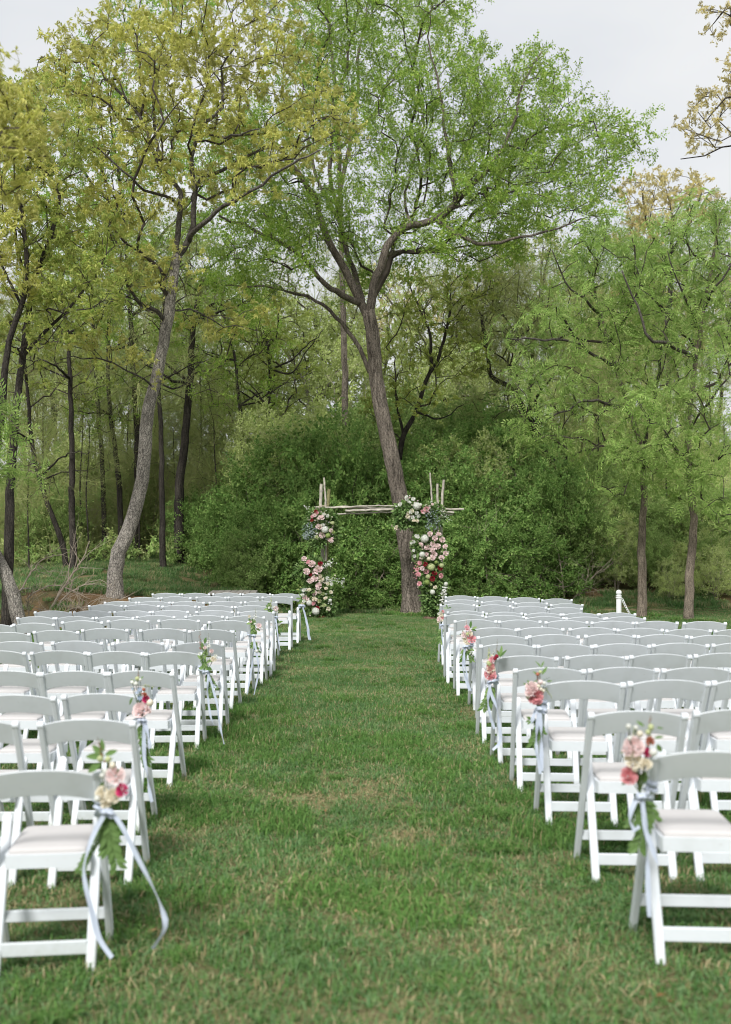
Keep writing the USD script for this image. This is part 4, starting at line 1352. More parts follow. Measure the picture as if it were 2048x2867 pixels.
R_, H_, B_, P_ = 'rose', 'hydrangea', 'button', 'peony'
arrangement('round cluster of roses and dusty foliage under the arch beam, left post',
            [(295, 440, 26, R_, 'blush'), (275, 515, 26, R_, 'blush'), (302, 582, 26, R_, 'blush'), (326, 540, 29, H_, 'white'), (350, 590, 22, H_, 'green'), (390, 485, 16, H_, 'lime'), (250, 390, 13, P_, 'wine'), (262, 402, 10, P_, 'pink'), (222, 430, 12, P_, 'pink'),
             (215, 462, 12, P_, 'wine'), (240, 420, 14, P_, 'blush'), (372, 630, 20, P_, 'blush'), (385, 612, 11, P_, 'blush'), (345, 425, 13, B_, 'white'), (318, 412, 12, B_, 'white'), (310, 500, 14, B_, 'white'), (255, 600, 13, B_, 'lime'), (375, 545, 14, P_, 'blush'), (395, 560, 12, B_, 'green'), (268, 450, 12, B_, 'cream')],
            [(290, 500, 135, 130, 480), (350, 440, 90, 60, 160), (270, 640, 70, 45, 120), (400, 560, 50, 90, 90), (230, 420, 50, 60, 70)], [(200, 555, 62, 75, 220), (330, 470, 40, 30, 40)], [(230, 560, 160, 600, 60, 'dusty', 5), (250, 540, 190, 490, 40, 'dusty', 5), (200, 380, 150, 350, 14, 'white', 5)],
            [[(260, 640), (230, 720), (215, 760)], [(400, 600), (430, 640), (436, 690)]], 41)
arrangement('tall cluster of blush roses and cream buttons at the left arch foot',
            [(155, 780, 20, R_, 'blush'), (215, 822, 30, R_, 'blush'), (270, 870, 33, R_, 'blush'), (175, 885, 26, R_, 'blush'), (240, 895, 22, R_, 'blush'), (240, 945, 26, R_, 'blush'), (203, 965, 21, R_, 'blush'), (272, 1005, 29, R_, 'blush'), (165, 1112, 26, R_, 'blush'), (292, 950, 22, R_, 'cream'),
             (350, 988, 13, B_, 'cream'), (335, 1026, 15, B_, 'cream'), (376, 1056, 14, B_, 'cream'), (330, 1105, 15, B_, 'cream'), (280, 1056, 15, B_, 'cream'), (310, 1070, 13, B_, 'lime'), (240, 1112, 20, B_, 'cream'), (280, 1130, 16, B_, 'lime'), (355, 1196, 16, B_, 'cream'), (315, 1166, 16, B_, 'lime'), (195, 1036, 15, B_, 'cream'), (345, 940, 13, B_, 'white'), (380, 990, 12, B_, 'white'), (150, 1040, 14, B_, 'white'), (140, 1080, 14, B_, 'white'),
             (190, 802, 12, P_, 'pink'), (288, 820, 16, P_, 'wine'), (205, 915, 12, P_, 'wine'), (230, 1150, 15, P_, 'pink'), (265, 1188, 16, P_, 'wine'), (180, 810, 10, P_, 'pink'), (250, 1215, 32, H_, 'white'), (195, 1146, 25, H_, 'white'), (370, 1125, 15, H_, 'white'), (285, 920, 14, B_, 'cream'), (240, 1065, 18, P_, 'blush')],
            [(240, 880, 120, 110, 420), (260, 1060, 130, 100, 460), (280, 1180, 120, 90, 360), (130, 880, 70, 50, 70), (370, 1180, 50, 70, 90)], [(150, 1060, 34, 46, 60)], [(310, 850, 400, 800, 40, 'white', 6), (340, 960, 490, 970, 40, 'white', 5), (360, 1150, 380, 1110, 14, 'white', 6)],
            [[(340, 1180), (350, 1240), (345, 1290)], [(140, 860), (80, 880), (50, 920)]], 42)
arrangement('white buttons and trailing greens on the right end of the beam',
            [(1000, 270, 14, B_, 'white'), (1056, 286, 15, B_, 'white'), (1022, 311, 15, B_, 'white'), (946, 331, 15, B_, 'white'), (1045, 384, 16, B_, 'cream'), (1018, 402, 15, B_, 'cream'), (1010, 431, 16, B_, 'cream'), (1084, 402, 15, B_, 'white'), (1100, 431, 16, B_, 'white'), (1052, 438, 15, B_, 'white'), (1060, 466, 14, B_, 'cream'), (1088, 466, 14, B_, 'cream'), (1085, 345, 32, H_, 'white'), (1115, 335, 15, H_, 'white'),
             (1165, 372, 20, P_, 'pink'), (1132, 388, 12, P_, 'pink'), (1185, 360, 10, P_, 'blush'), (1140, 405, 12, B_, 'blush'), (916, 522, 20, R_, 'cream'), (1215, 330, 10, B_, 'blush'), (1000, 290, 11, B_, 'white'), (1035, 395, 13, B_, 'white')],
            [(1010, 380, 110, 70, 420), (950, 440, 50, 90, 220), (1090, 440, 90, 60, 240), (1200, 370, 90, 50, 200), (1250, 420, 70, 90, 130), (1040, 500, 60, 30, 70)], [(1200, 470, 60, 70, 90)], [(1190, 380, 1180, 530, 60, 'dusty', 5), (1240, 390, 1260, 520, 50, 'dusty', 5), (1280, 380, 1360, 470, 30, 'white', 4), (1130, 390, 1220, 350, 20, 'blush', 6)],
            [[(930, 400), (910, 470), (905, 540)], [(970, 420), (965, 500)], [(1290, 400), (1330, 440), (1350, 480)], [(1220, 420), (1230, 520)]], 43)
arrangement('long column of pink roses, hydrangea and wine blooms, right arch post',
            [(1152, 615, 34, H_, 'white'), (1195, 575, 21, R_, 'blush'), (1266, 576, 21, R_, 'blush'), (1236, 612, 23, R_, 'blush'), (1296, 621, 23, R_, 'blush'), (1121, 661, 19, R_, 'blush'), (1221, 661, 22, R_, 'blush'), (1170, 686, 26, R_, 'blush'), (1211, 705, 23, R_, 'blush'), (1256, 680, 27, R_, 'blush'), (1320, 680, 21, R_, 'blush'), (1226, 745, 26, R_, 'blush'), (1325, 735, 21, R_, 'blush'), (1290, 770, 21, R_, 'blush'), (1216, 775, 19, R_, 'blush'), (1166, 744, 17, R_, 'blush'),
             (1130, 746, 25, H_, 'white'), (1185, 782, 18, H_, 'cream'), (1206, 852, 32, H_, 'lime'), (1290, 836, 20, H_, 'lime'), (1110, 815, 15, P_, 'pink'), (1156, 825, 15, P_, 'wine'), (1165, 886, 18, P_, 'pink'), (1232, 900, 18, P_, 'wine'), (1280, 856, 20, P_, 'wine'), (1286, 922, 18, P_, 'pink'), (1100, 910, 16, P_, 'pink'), (1090, 870, 14, P_, 'pink'), (1130, 860, 16, P_, 'blush'), (1215, 946, 18, P_, 'wine'), (1106, 986, 16, P_, 'pink'),
             (1180, 930, 22, H_, 'lime'), (1170, 975, 22, H_, 'green'), (1201, 991, 15, B_, 'lime'), (1236, 1016, 15, B_, 'cream'), (1326, 990, 18, H_, 'white'), (1216, 1056, 22, H_, 'white'), (1245, 810, 15, H_, 'green'), (1062, 640, 12, B_, 'white'), (1080, 592, 12, B_, 'white'), (1060, 712, 11, B_, 'white'), (1066, 760, 13, B_, 'white'), (1095, 600, 12, B_, 'white'), (1040, 652, 10, B_, 'white')],
            [(1210, 660, 110, 100, 420), (1200, 850, 110, 90, 420), (1210, 980, 100, 80, 340), (1220, 1100, 90, 90, 420), (1220, 1190, 80, 60, 300), (1310, 1000, 40, 90, 120), (1080, 680, 40, 100, 90)], [], [(1320, 1010, 1300, 1130, 46, 'white', 9), (1300, 1090, 1275, 1180, 24, 'white', 9), (1085, 800, 1080, 940, 20, 'coral', 6)],
            [[(1180, 1020), (1170, 1090), (1155, 1130)], [(1260, 960), (1290, 1010), (1300, 1060)], [(1060, 600), (1050, 700), (1060, 800)]], 44)
# the footing stones
for x, y, w, h, m, lab in ((285, 1272, 52, 22, 'red_rock', 'reddish stone at the foot of the left arch post'), (1195, 1262, 62, 26, 'brown_rock', 'flat brown stone at the foot of the right arch post')):
    sp = trimesh.creation.icosphere(3, 1.0)
    from meshkit import fbm
    v = sp.vertices * (0.72 + 0.6 * fbm(sp.vertices * 1.6 + x, 3, 4))[:, None]
    v = v * np.array([w * APX, 0.25, h * APX])
    c = atA(x, y, -0.15)
    c[2] = gz(c[0], c[1])
    p = alone('stone', (v + c, sp.faces), m, lab, 'stone', smooth=30)

# ------------------------------------------------------------------ white post with a chain
pd = 18.2
c0 = atO(1600 + 484 * 0.2759, 1640 + 285 * 0.2759, pd)
gzp = gz(c0[0], pd)
ptop = atO(1732, 1640 + 70 * 0.2759, pd)[2]
post = thing('chain_post', 'white round post with ball cap standing before slim trees', 'post', (c0[0], pd, gzp))
r_p = 0.045
hh = ptop - gzp - 0.055
part('shaft', trimesh.creation.revolve(np.array([(0, 0), (r_p, 0), (r_p, hh - 0.02), (r_p * 0.9, hh - 0.006), (0, hh - 0.006)]), sections=24), 'white_post_paint', post, smooth=35)
part('collar', trimesh.creation.revolve(np.array([(0.0, hh - 0.0055), (r_p * 1.12, hh - 0.0055), (r_p * 1.12, hh + 0.010), (0.02, hh + 0.014), (0.0, hh + 0.014)]), sections=24), 'white_post_paint', post, smooth=35)
bs = trimesh.creation.icosphere(3, 0.048)
bs.apply_translation([0, 0, hh + 0.055])
part('ball', bs, 'white_post_paint', post, smooth=True)
ring = trimesh.creation.torus(0.05, 0.006, major_sections=20, minor_sections=8)
ring.apply_translation([0, 0, hh - 0.035])
part('chain_ring', ring, 'white_post_paint', post, smooth=True)
chain = thing('plastic_chain', 'white plastic chain hanging from the ball capped post', 'chain', (c0[0], pd, gzp))
cpts = catmull([(0.05, -0.03, hh - 0.045), (0.10, -0.035, hh - 0.16), (0.19, -0.03, hh - 0.33), (0.30, 0.0, hh - 0.52), (0.42, 0.02, 0.10), (0.62, 0.03, 0.03), (0.9, 0.05, 0.03)], 0.01)
seg = np.concatenate([[0], np.cumsum(np.linalg.norm(np.diff(cpts, axis=0), axis=1))])
for k in range(int(seg[-1] / 0.042)):
    s = (k + 0.5) * 0.042
    p = np.array([np.interp(s, seg, cpts[:, q]) for q in range(3)])
    e = np.array([np.interp(s + 0.02, seg, cpts[:, q]) for q in range(3)]) - p
    e /= np.linalg.norm(e) + 1e-9
    side = np.cross(e, (0, 1, 0) if k % 2 else (0.7, 0.7, 0))
    side /= np.linalg.norm(side)
    a = np.linspace(0, 2 * np.pi, 15)
    loop = p + np.outer(np.cos(a), e) * 0.026 + np.outer(np.sin(a), side) * 0.014
    part('link', tube(loop, 0.0052, 6, False), 'white_post_paint', chain, smooth=True)

# ------------------------------------------------------------------ the low plank platform on the terrace
pf = atD(518, 1312, 20.8)
pf[2] = max(gz(pf[0], 20.6), gz(pf[0], 21.3), EYE - (1313 - HORIZON_D) * 20.8 / FD - 0.05) + 0.02
plat = thing('plank_platform', 'low weathered plank platform on the left terrace', 'platform', pf, 4)
for k in range(7):
    c = chamfer_box(0.125, 1.25, 0.035, 0.004)
    c.apply_translation([-0.39 + 0.13 * k, 0.1, 0.002 * (k % 3)])
    part('plank', c, 'grey_plank', plat)
for y in (-0.2, 0.5):
    c = chamfer_box(0.86, 0.09, 0.10, 0.004)
    c.apply_translation([0, y, -0.0685])
    part('joist', c, 'grey_plank', plat)
# ------------------------------------------------------------------ trees read off the photograph
def on_ground(pts, d):
    """the first point of a trunk is moved straight down or up onto the ground"""
    p = atD(pts[0][0], pts[0][1], d)
    z = gz(p[0], p[1])
    return [(pts[0][0], HORIZON_D + (EYE - z) * FD / d)] + list(pts[1:])


def tree(label, d, limbs, blobs, n, kind, leafm, barkm, seed, **kw):
    limbs = [(on_ground(limbs[0][0], d),) + tuple(limbs[0][1:])] + list(limbs[1:])
    return hero_tree(kw.pop('name', 'tree'), label, d, limbs, blobs, n, kind, leafm, barkm, seed, **kw)


tree('large elm with leaning trunk and wide green crown directly behind the arch', 23.0, [
    ([(916, 1366), (913, 1300), (903, 1200), (889, 1110), (872, 1025), (852, 935), (836, 840), (826, 735), (818, 690)], 42, 30, 0.92),
    ([(820, 695), (832, 634), (850, 575), (872, 530), (917, 500), (962, 487), (997, 465), (1014, 448)], 22, 13, 0.45),
    ([(1012, 450), (1012, 425), (997, 350), (987, 290), (984, 225), (962, 150), (950, 80)], 11, 3, 0.1),
    ([(1014, 448, 0), (1037, 425, -0.3), (1082, 380, -0.6), (1130, 300, -0.8), (1160, 200, -0.8), (1200, 110, -0.6)], 11, 3, 0.1),
    ([(972, 488), (1022, 525, -0.6), (1092, 542, -1.2), (1182, 520, -1.6), (1290, 490, -1.8)], 12, 3, 0.2),
    ([(858, 565), (912, 557, 0.8), (1002, 550, 1.5), (1112, 545, 2)], 9, 3, 0.2),
    ([(912, 503), (900, 440, 0.5), (915, 370, 0.8), (940, 280, 1.0), (930, 180, 1.2)], 7, 3, 0.2),
    ([(815, 700), (790, 650), (765, 600), (745, 560), (712, 490), (697, 430), (648, 365), (612, 320), (570, 270), (540, 200)], 20, 5, 0.4),
    ([(812, 690, 0.3), (795, 634, 0.8), (775, 570, 1.0), (750, 470, 1.2), (735, 380, 1.4), (740, 280, 1.4), (760, 180, 1.4), (790, 60, 1.4)], 15, 5, 0.4),
    ([(800, 672), (760, 655, -0.6), (720, 632, -1), (672, 572, -1.3), (625, 540, -1.6), (560, 505, -1.8), (490, 485, -2)], 15, 4, 0.35),
    ([(820, 825), (800, 775), (785, 750), (745, 700), (700, 670, 0.3), (645, 645, 0.5), (590, 640, 0.6), (500, 630, 0.7), (470, 622, 0.7)], 11, 3, 0.5)],
    [(1010, 250, 95, 190, 0, 1.2, 1.2), (1090, 330, 110, 170, 0.4, 1.4), (1195, 250, 85, 150, -0.4, 1.2), (1160, 420, 140, 80, -0.8, 1.4), (1310, 320, 110, 80, -1, 1.0, 0.8), (1380, 310, 60, 55, -1, 0.6, 0.8), (1040, 530, 170, 60, 0.3, 1.6), (900, 260, 80, 170, 0.6, 1.2), (930, 420, 80, 90, 0.5, 1.0), (1260, 440, 110, 80, -1.4, 1.0, 0.8),
     (760, 180, 110, 190, 1.2, 1.2, 0.6), (620, 530, 140, 80, -1.4, 1.1, 0.8), (700, 470, 110, 90, 0, 1.3), (830, 490, 90, 110, 0.8, 1.2, 0.9), (590, 340, 100, 110, 0, 1.1, 0.7), (860, -60, 230, 110, 0.5, 1.3, 0.8), (560, 640, 110, 40, 0.6, 0.8, 0.8), (820, 620, 60, 50, 1, 0.8, 0.5)],
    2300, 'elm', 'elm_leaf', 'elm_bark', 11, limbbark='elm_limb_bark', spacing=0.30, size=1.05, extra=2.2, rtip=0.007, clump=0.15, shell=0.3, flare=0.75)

tree('oak with pale curving trunk and yellow-green tassels left of the arch', 20.0, [
    ([(255, 1338), (256, 1275), (265, 1225), (287, 1175), (305, 1115), (320, 1035), (323, 955), (334, 885), (348, 835), (364, 760), (376, 695), (383, 634), (390, 575), (396, 566)], 35, 21, 0.85),
    ([(396, 568), (420, 535), (430, 500), (430, 425), (425, 380), (435, 320), (450, 275), (490, 235), (492, 215), (500, 150), (530, 70)], 15, 3, 0.25),
    ([(392, 575), (392, 540), (397, 500), (400, 425), (397, 415), (360, 370), (345, 345), (330, 320), (300, 240), (260, 190), (215, 155), (165, 135), (100, 120)], 14, 3, 0.3),
    ([(420, 535), (435, 510, -0.3), (480, 470, -0.7), (540, 435, -1), (600, 395, -1.3), (665, 350, -1.5), (715, 335, -1.6)], 12, 3, 0.3),
    ([(428, 440), (445, 400, 0.3), (480, 385, 0.6), (540, 350, 0.9), (600, 330, 1.1), (660, 320, 1.3), (740, 290, 1.4)], 10, 3, 0.3),
    ([(445, 300), (500, 300, -0.5), (580, 295, -1)], 7, 3, 0.3),
    ([(352, 355), (345, 280, 0.4), (340, 210, 0.6), (325, 125, 0.8), (280, 90, 1)], 8, 3, 0.3),
    ([(396, 455), (385, 440, -0.2), (320, 425, -0.8), (270, 370, -1.2), (220, 330, -1.4)], 8, 3, 0.3),
    ([(366, 712), (350, 695, -0.2), (300, 660, -0.6), (280, 630, -0.8), (265, 560, -1), (245, 490, -1)], 10, 3, 0.4),
    ([(378, 690), (420, 690, 0.5), (500, 720, 1), (570, 735, 1.4)], 5, 2, 0.3),
    ([(340, 860), (300, 830, -0.5), (220, 800, -0.9), (130, 790, -1.2)], 5, 2, 0.3)],
    [(330, 95, 220, 75, 0, 1.6, 1.1), (560, 110, 130, 80, 0, 1.4), (180, 170, 110, 80, 0, 1.2, 0.9), (420, 230, 180, 100, 0, 1.8), (690, 240, 105, 60, 0, 1.0, 1.2), (720, 290, 80, 40, -0.4, 0.8, 1.2), (600, 330, 110, 55, 0, 1.3, 0.8), (290, 300, 130, 90, -0.2, 1.4, 0.9), (420, 420, 110, 60, 0, 1.2, 0.6), (240, 470, 110, 80, -0.8, 0.9, 0.8), (560, 400, 80, 40, -0.8, 0.7, 0.6), (340, 600, 110, 50, -0.5, 0.9, 0.6), (500, 710, 110, 40, 1, 0.7, 0.7), (250, 780, 130, 40, -0.6, 0.6, 0.6), (500, -40, 200, 70, 0, 1.3, 0.7)],
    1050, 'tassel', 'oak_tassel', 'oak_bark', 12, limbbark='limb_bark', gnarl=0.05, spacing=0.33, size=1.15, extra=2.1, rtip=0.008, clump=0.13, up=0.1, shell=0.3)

tree('dark trunked oak at the left edge, trunk fully in view', 18.0, [
    ([(14, 1290), (22, 1100), (30, 985), (35, 900), (50, 800), (62, 700), (72, 634), (100, 560), (130, 470)], 27, 9, 0.6),
    ([(52, 790), (95, 740), (140, 700), (190, 640), (240, 560)], 9, 3, 0.3), ([(70, 645), (40, 560), (30, 480), (60, 380), (90, 300)], 9, 3, 0.3), ([(62, 700), (110, 690, -0.8), (170, 690, -1.2), (230, 670, -1.4)], 6, 2, 0.3)],
    [(110, 330, 110, 100, 0, 1.2, 1.1), (60, 480, 90, 110, -0.3, 1.2), (180, 540, 110, 80, 0, 1.2), (150, 650, 130, 60, -0.5, 1.0, 0.8), (60, 230, 80, 70, 0.5, 1.0), (230, 640, 90, 50, -1, 0.8, 0.7), (100, 740, 120, 40, -0.5, 0.8, 0.7)],
    560, 'tassel', 'oak_green', 'dark_bark', 13, spacing=0.34, size=1.15, extra=1.5, rtip=0.008, up=0.1, shell=0.3)
tree('dark trunked oak cut off by the left edge beside another dark oak', 17.2, [
    ([(-25, 1300), (-12, 1050), (5, 905), (20, 760), (45, 685), (57, 634), (58, 540), (40, 430)], 24, 9, 0.6),
    ([(48, 680), (20, 620), (-10, 560), (-40, 480)], 7, 3, 0.3)],
    [(-20, 470, 90, 110, 0, 1.0), (40, 360, 80, 90, -0.2, 1.0), (30, 620, 70, 60, 0, 0.8)], 260, 'tassel', 'oak_tassel', 'dark_bark', 14, spacing=0.28, size=1.2, extra=0.8)
tree('thick pale trunk leaning out of the picture at the lower left', 17.5, [
    ([(50, 1400), (36, 1348), (20, 1300), (0, 1250), (-30, 1190), (-70, 1100), (-95, 900), (-100, 650)], 32, 18, 0.9), ([(28, 1326, 0), (50, 1310, -0.2), (75, 1305, -0.3)], 4, 1, 0.3)],
    [(-130, 600, 90, 90, 0, 1.0)], 120, 'tassel', 'oak_green', 'oak_bark', 15, spacing=0.3)
tree('slim straight tree with feathery leaves standing beside the white post', 22.0, [
    ([(1425, 1372), (1427, 1300), (1426, 1200), (1430, 1100), (1424, 1000), (1405, 930), (1385, 870), (1362, 800), (1340, 720), (1320, 640)], 22, 5, 0.4),
    ([(1425, 1015), (1450, 900, -0.5), (1470, 800, -0.8), (1480, 700, -1), (1500, 600, -1)], 10, 3, 0.2), ([(1400, 915), (1330, 890, -0.8), (1260, 905, -1.2), (1190, 950, -1.4)], 8, 3, 0.2), ([(1370, 815), (1290, 770, -0.6), (1210, 750, -1), (1130, 760, -1.2)], 8, 3, 0.2), ([(1352, 760), (1400, 690, -0.8), (1420, 610, -1.1), (1410, 530, -1.2)], 7, 2, 0.2), ([(1335, 700), (1270, 640, -0.8), (1230, 560, -1.1)], 7, 2, 0.2)],
    [(1300, 690, 130, 90, -0.3, 1.3), (1230, 860, 120, 60, -0.8, 1.1), (1370, 900, 110, 70, -0.8, 1.1, 0.9), (1340, 570, 110, 80, -0.2, 1.2), (1420, 760, 100, 90, -0.5, 1.2, 0.9), (1190, 960, 70, 30, -1.2, 0.6, 0.8), (1310, 1000, 90, 45, -1, 0.7, 1), (1420, 1000, 90, 70, -0.8, 0.9), (1370, 1080, 60, 35, -0.9, 0.6), (1400, 620, 90, 80, -0.4, 1.0), (1180, 740, 80, 50, 0.5, 0.8, 0.7)],
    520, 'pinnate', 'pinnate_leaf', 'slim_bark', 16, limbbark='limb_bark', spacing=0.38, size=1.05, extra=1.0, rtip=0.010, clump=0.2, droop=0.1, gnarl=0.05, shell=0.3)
tree('slim tree with feathery leaves nearest the right edge', 21.0, [
    ([(1530, 1378), (1533, 1280), (1540, 1150), (1532, 1050), (1528, 950), (1536, 870), (1545, 800), (1560, 700), (1580, 600), (1600, 480)], 22, 5, 0.4),
    ([(1546, 797), (1502, 770, -0.8), (1437, 752, -1.3), (1432, 710, -1.4), (1407, 660, -1.5), (1380, 600, -1.5)], 11, 3, 0.2), ([(1530, 960), (1580, 880, -0.8), (1640, 820, -1)], 8, 3, 0.2), ([(1531, 1040), (1490, 980, -0.8), (1450, 940, -1.2)], 7, 2, 0.2), ([(1562, 690), (1600, 620, -0.7), (1650, 560, -1)], 8, 3, 0.2), ([(1555, 730), (1510, 640, -0.8), (1490, 560, -1.1)], 8, 2, 0.2)],
    [(1570, 520, 80, 110, 0, 1.2), (1500, 660, 110, 90, -0.2, 1.2), (1570, 780, 90, 90, -0.4, 1.2), (1490, 900, 100, 60, -0.8, 1.0, 0.9), (1590, 960, 70, 80, -0.6, 1.0), (1560, 1090, 80, 55, -0.6, 0.8, 1), (1500, 1030, 80, 60, -0.7, 0.8), (1600, 1130, 50, 40, -0.6, 0.6), (1450, 560, 80, 60, 0, 1.0, 0.9), (1620, 640, 60, 120, 0, 1.0), (1440, 1010, 70, 40, -1, 0.7, 0.7)],
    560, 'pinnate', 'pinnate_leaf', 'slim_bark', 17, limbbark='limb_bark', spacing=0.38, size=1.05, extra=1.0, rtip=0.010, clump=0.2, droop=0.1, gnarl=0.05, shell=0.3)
tree('golden leaved oak whose boughs reach in from the upper right', 13.0, [
    ([(1800, 1480), (1790, 1200), (1770, 800), (1740, 500), (1715, 300), (1705, 120)], 34, 10, 0.9),
    ([(1735, 470), (1690, 370), (1650, 320), (1610, 325), (1560, 348), (1505, 362)], 8, 2, 0.5), ([(1712, 260), (1660, 210, -0.3), (1610, 215, -0.4), (1560, 280, -0.4)], 6, 2, 0.4), ([(1706, 130), (1650, 60, 0.2), (1600, 20, 0.3), (1570, 60, 0.3)], 6, 2, 0.4)],
    [(1580, 240, 55, 45, 0, 0.5), (1540, 290, 40, 30, 0, 0.4), (1600, 300, 40, 30, 0, 0.4, 0.8), (1605, 35, 50, 40, 0.2, 0.5), (1575, 85, 18, 22, 0.2, 0.2), (1680, 150, 70, 90, 0, 0.8)],
    200, 'tassel', 'oak_gold', 'dark_bark', 18, spacing=0.15, size=0.6, extra=0.8, bf=0.2)
tree('blurred yellow oak bough close to the camera at the left edge', 6.2, [
    ([(-420, 1700), (-430, 1200), (-400, 700), (-330, 400)], 60, 24, 0.9), ([(-380, 560), (-200, 400), (-60, 350), (40, 340), (110, 350)], 14, 4, 0.5), ([(-200, 400), (-80, 280), (20, 240), (60, 230)], 8, 3, 0.4)],
    [(30, 260, 60, 70, 0, 0.35), (60, 330, 60, 35, 0, 0.3), (-60, 300, 90, 90, 0, 0.4), (0, 200, 40, 30, 0, 0.25), (30, 420, 25, 35, 0, 0.2, 0.6)],
    150, 'tassel', 'oak_tassel', 'dark_bark', 19, spacing=0.10, size=0.62, extra=1.2, bf=0.2)
tree('young tree with bright feathery sprays entering at the left edge', 11.0, [
    ([(-140, 1500), (-130, 1250), (-110, 1000), (-80, 850)], 10, 4, 0.5), ([(-120, 1060), (-60, 1040), (20, 1045), (110, 1068)], 4, 1.5, 0.4), ([(-110, 990), (-60, 930), (0, 915), (50, 950)], 4, 1.5, 0.4)],
    [(30, 1050, 70, 14, 0, 0.25), (10, 935, 40, 30, 0, 0.25), (10, 990, 22, 20, 0, 0.2), (-60, 950, 60, 90, 0, 0.4)],
    90, 'pinnate', 'pinnate_leaf', 'slim_bark', 20, spacing=0.14, size=0.75, extra=0.4, droop=0.3, bf=0.2)
tree('dark forked oak with yellowish leaves right behind the elm trunk', 27.0, [
    ([(880, 1310), (884, 1150), (887, 1015), (897, 965), (922, 920), (947, 845), (972, 800), (987, 755), (1000, 690)], 21, 6, 0.5),
    ([(958, 820), (957, 750), (932, 690), (915, 640)], 9, 3, 0.2), ([(897, 965), (880, 900), (885, 830)], 7, 3, 0.2), ([(925, 915), (975, 930, 0.5), (1030, 900, 0.8)], 6, 2, 0.2)],
    [(910, 880, 80, 45, -0.5, 1.0), (960, 670, 110, 80, 0, 1.4, 0.8), (880, 780, 60, 60, 0, 1.0, 0.7), (1010, 790, 80, 60, 0, 1.2), (850, 910, 50, 40, 0, 0.8), (1040, 640, 70, 60, 0, 1.0)],
    380, 'tassel', 'oak_green', 'dark_bark', 21, spacing=0.4, size=1.3, extra=1.1, rtip=0.01)
tree('dark crooked tree with bare twigs leaning left, behind the right chairs', 28.5, [
    ([(1292, 1290), (1277, 1180), (1264, 1085), (1237, 1035), (1202, 995), (1182, 935), (1157, 895), (1132, 860), (1092, 835), (1082, 780), (1070, 700)], 22, 7, 0.5),
    ([(1192, 965), (1197, 935), (1190, 890), (1235, 820)], 10, 3, 0.2), ([(1157, 895), (1130, 800, 0.5), (1150, 720, 0.8)], 7, 3, 0.2), ([(1245, 1045), (1262, 1000, -0.3), (1250, 960, -0.5)], 7, 3, 0.2)],
    [(1100, 730, 110, 80, 0, 1.3), (1210, 790, 110, 70, 0, 1.3), (1130, 640, 90, 70, 0, 1.2), (1270, 880, 80, 60, 0, 1.0), (1090, 900, 60, 40, 0, 0.8)],
    420, 'bare', 'brown_leaf', 'dark_bark', 22, spacing=0.38, size=1.2, extra=0.9, rtip=0.011)

# woodland trees whose trunks can be told apart on the left
WT = [('dark slanting trunk, leftmost on the terrace', 26, [(150, 1235), (135, 1200), (110, 1130), (88, 1065), (70, 980), (60, 850), (50, 760)], 14, 'brown_leaf', 'bare'),
      ('straight dark trunk with a long low limb reaching right', 25, [(163, 1255), (160, 1150), (160, 1000), (155, 840), (150, 740), (135, 640)], 17, 'oak_green', 'tassel'),
      ('thin grey trunk between two darker ones on the terrace', 30, [(232, 1210), (228, 1050), (214, 850), (205, 700), (200, 560)], 13, 'pale_leaf', 'pale'),
      ('dark trunk bowing left just behind the pale curving oak', 28.5, [(272, 1205), (262, 1050), (245, 920), (240, 780), (250, 650)], 15, 'elm_leaf', 'elm'),
      ('slender upright dark trunk just right of the pale curving oak', 26.5, [(362, 1225), (360, 1100), (357, 950), (352, 850), (360, 700), (370, 600)], 15, 'brown_leaf', 'bare'),
      ('thick dark trunk leaning right in the left woods', 28, [(400, 1215), (398, 1100), (410, 980), (422, 850), (430, 720), (450, 620)], 25, 'elm_leaf', 'elm'),
      ('thin dark trunk at the edge of the green thicket', 31, [(540, 1250), (540, 1000), (532, 900), (522, 800), (500, 700)], 13, 'elm_leaf', 'elm'),
      ('dark broken looking stem high above the thicket', 33, [(596, 1250), (598, 1000), (596, 900), (600, 820), (590, 740)], 15, 'oak_green', 'tassel')]
rw_ = np.random.default_rng(8)
for k, (lab, d, pts, w, lm, kind) in enumerate(WT):
    x1, y1 = pts[-1]
    xm, ym = pts[len(pts) // 2]
    limbs = [(pts, w, w * 0.4, 0.45)]
    for q in range(4):
        a = pts[len(pts) // 2 + q % 2]
        s = 1 if q % 2 == (k % 2) else -1
        limbs.append(([(a[0], a[1]), (a[0] + s * 50, a[1] - 25 + rw_.normal() * 15, rw_.normal() * 0.6), (a[0] + s * (100 + 25 * rw_.random()), a[1] - 55 + rw_.normal() * 20, rw_.normal())], w * 0.35, 1.5, 0.2))
    bl = [(x1, y1 - 40, 95, 75, 0, 1.6), (x1 + 50, y1 + 60, 90, 60, 0.4, 1.4, 0.8), (x1 - 60, y1 + 70, 80, 55, -0.4, 1.4, 0.8), (xm, ym - 10, 100, 60, 0, 1.2, 0.35)]
    tree('woodland tree: ' + lab, d, limbs, bl, 260, kind, lm, 'dark_bark', 60 + k, spacing=0.42, size=1.2, extra=0.7, rtip=0.009, name='woodland_tree', group='trees of the woodland on the left', flare=0.25)

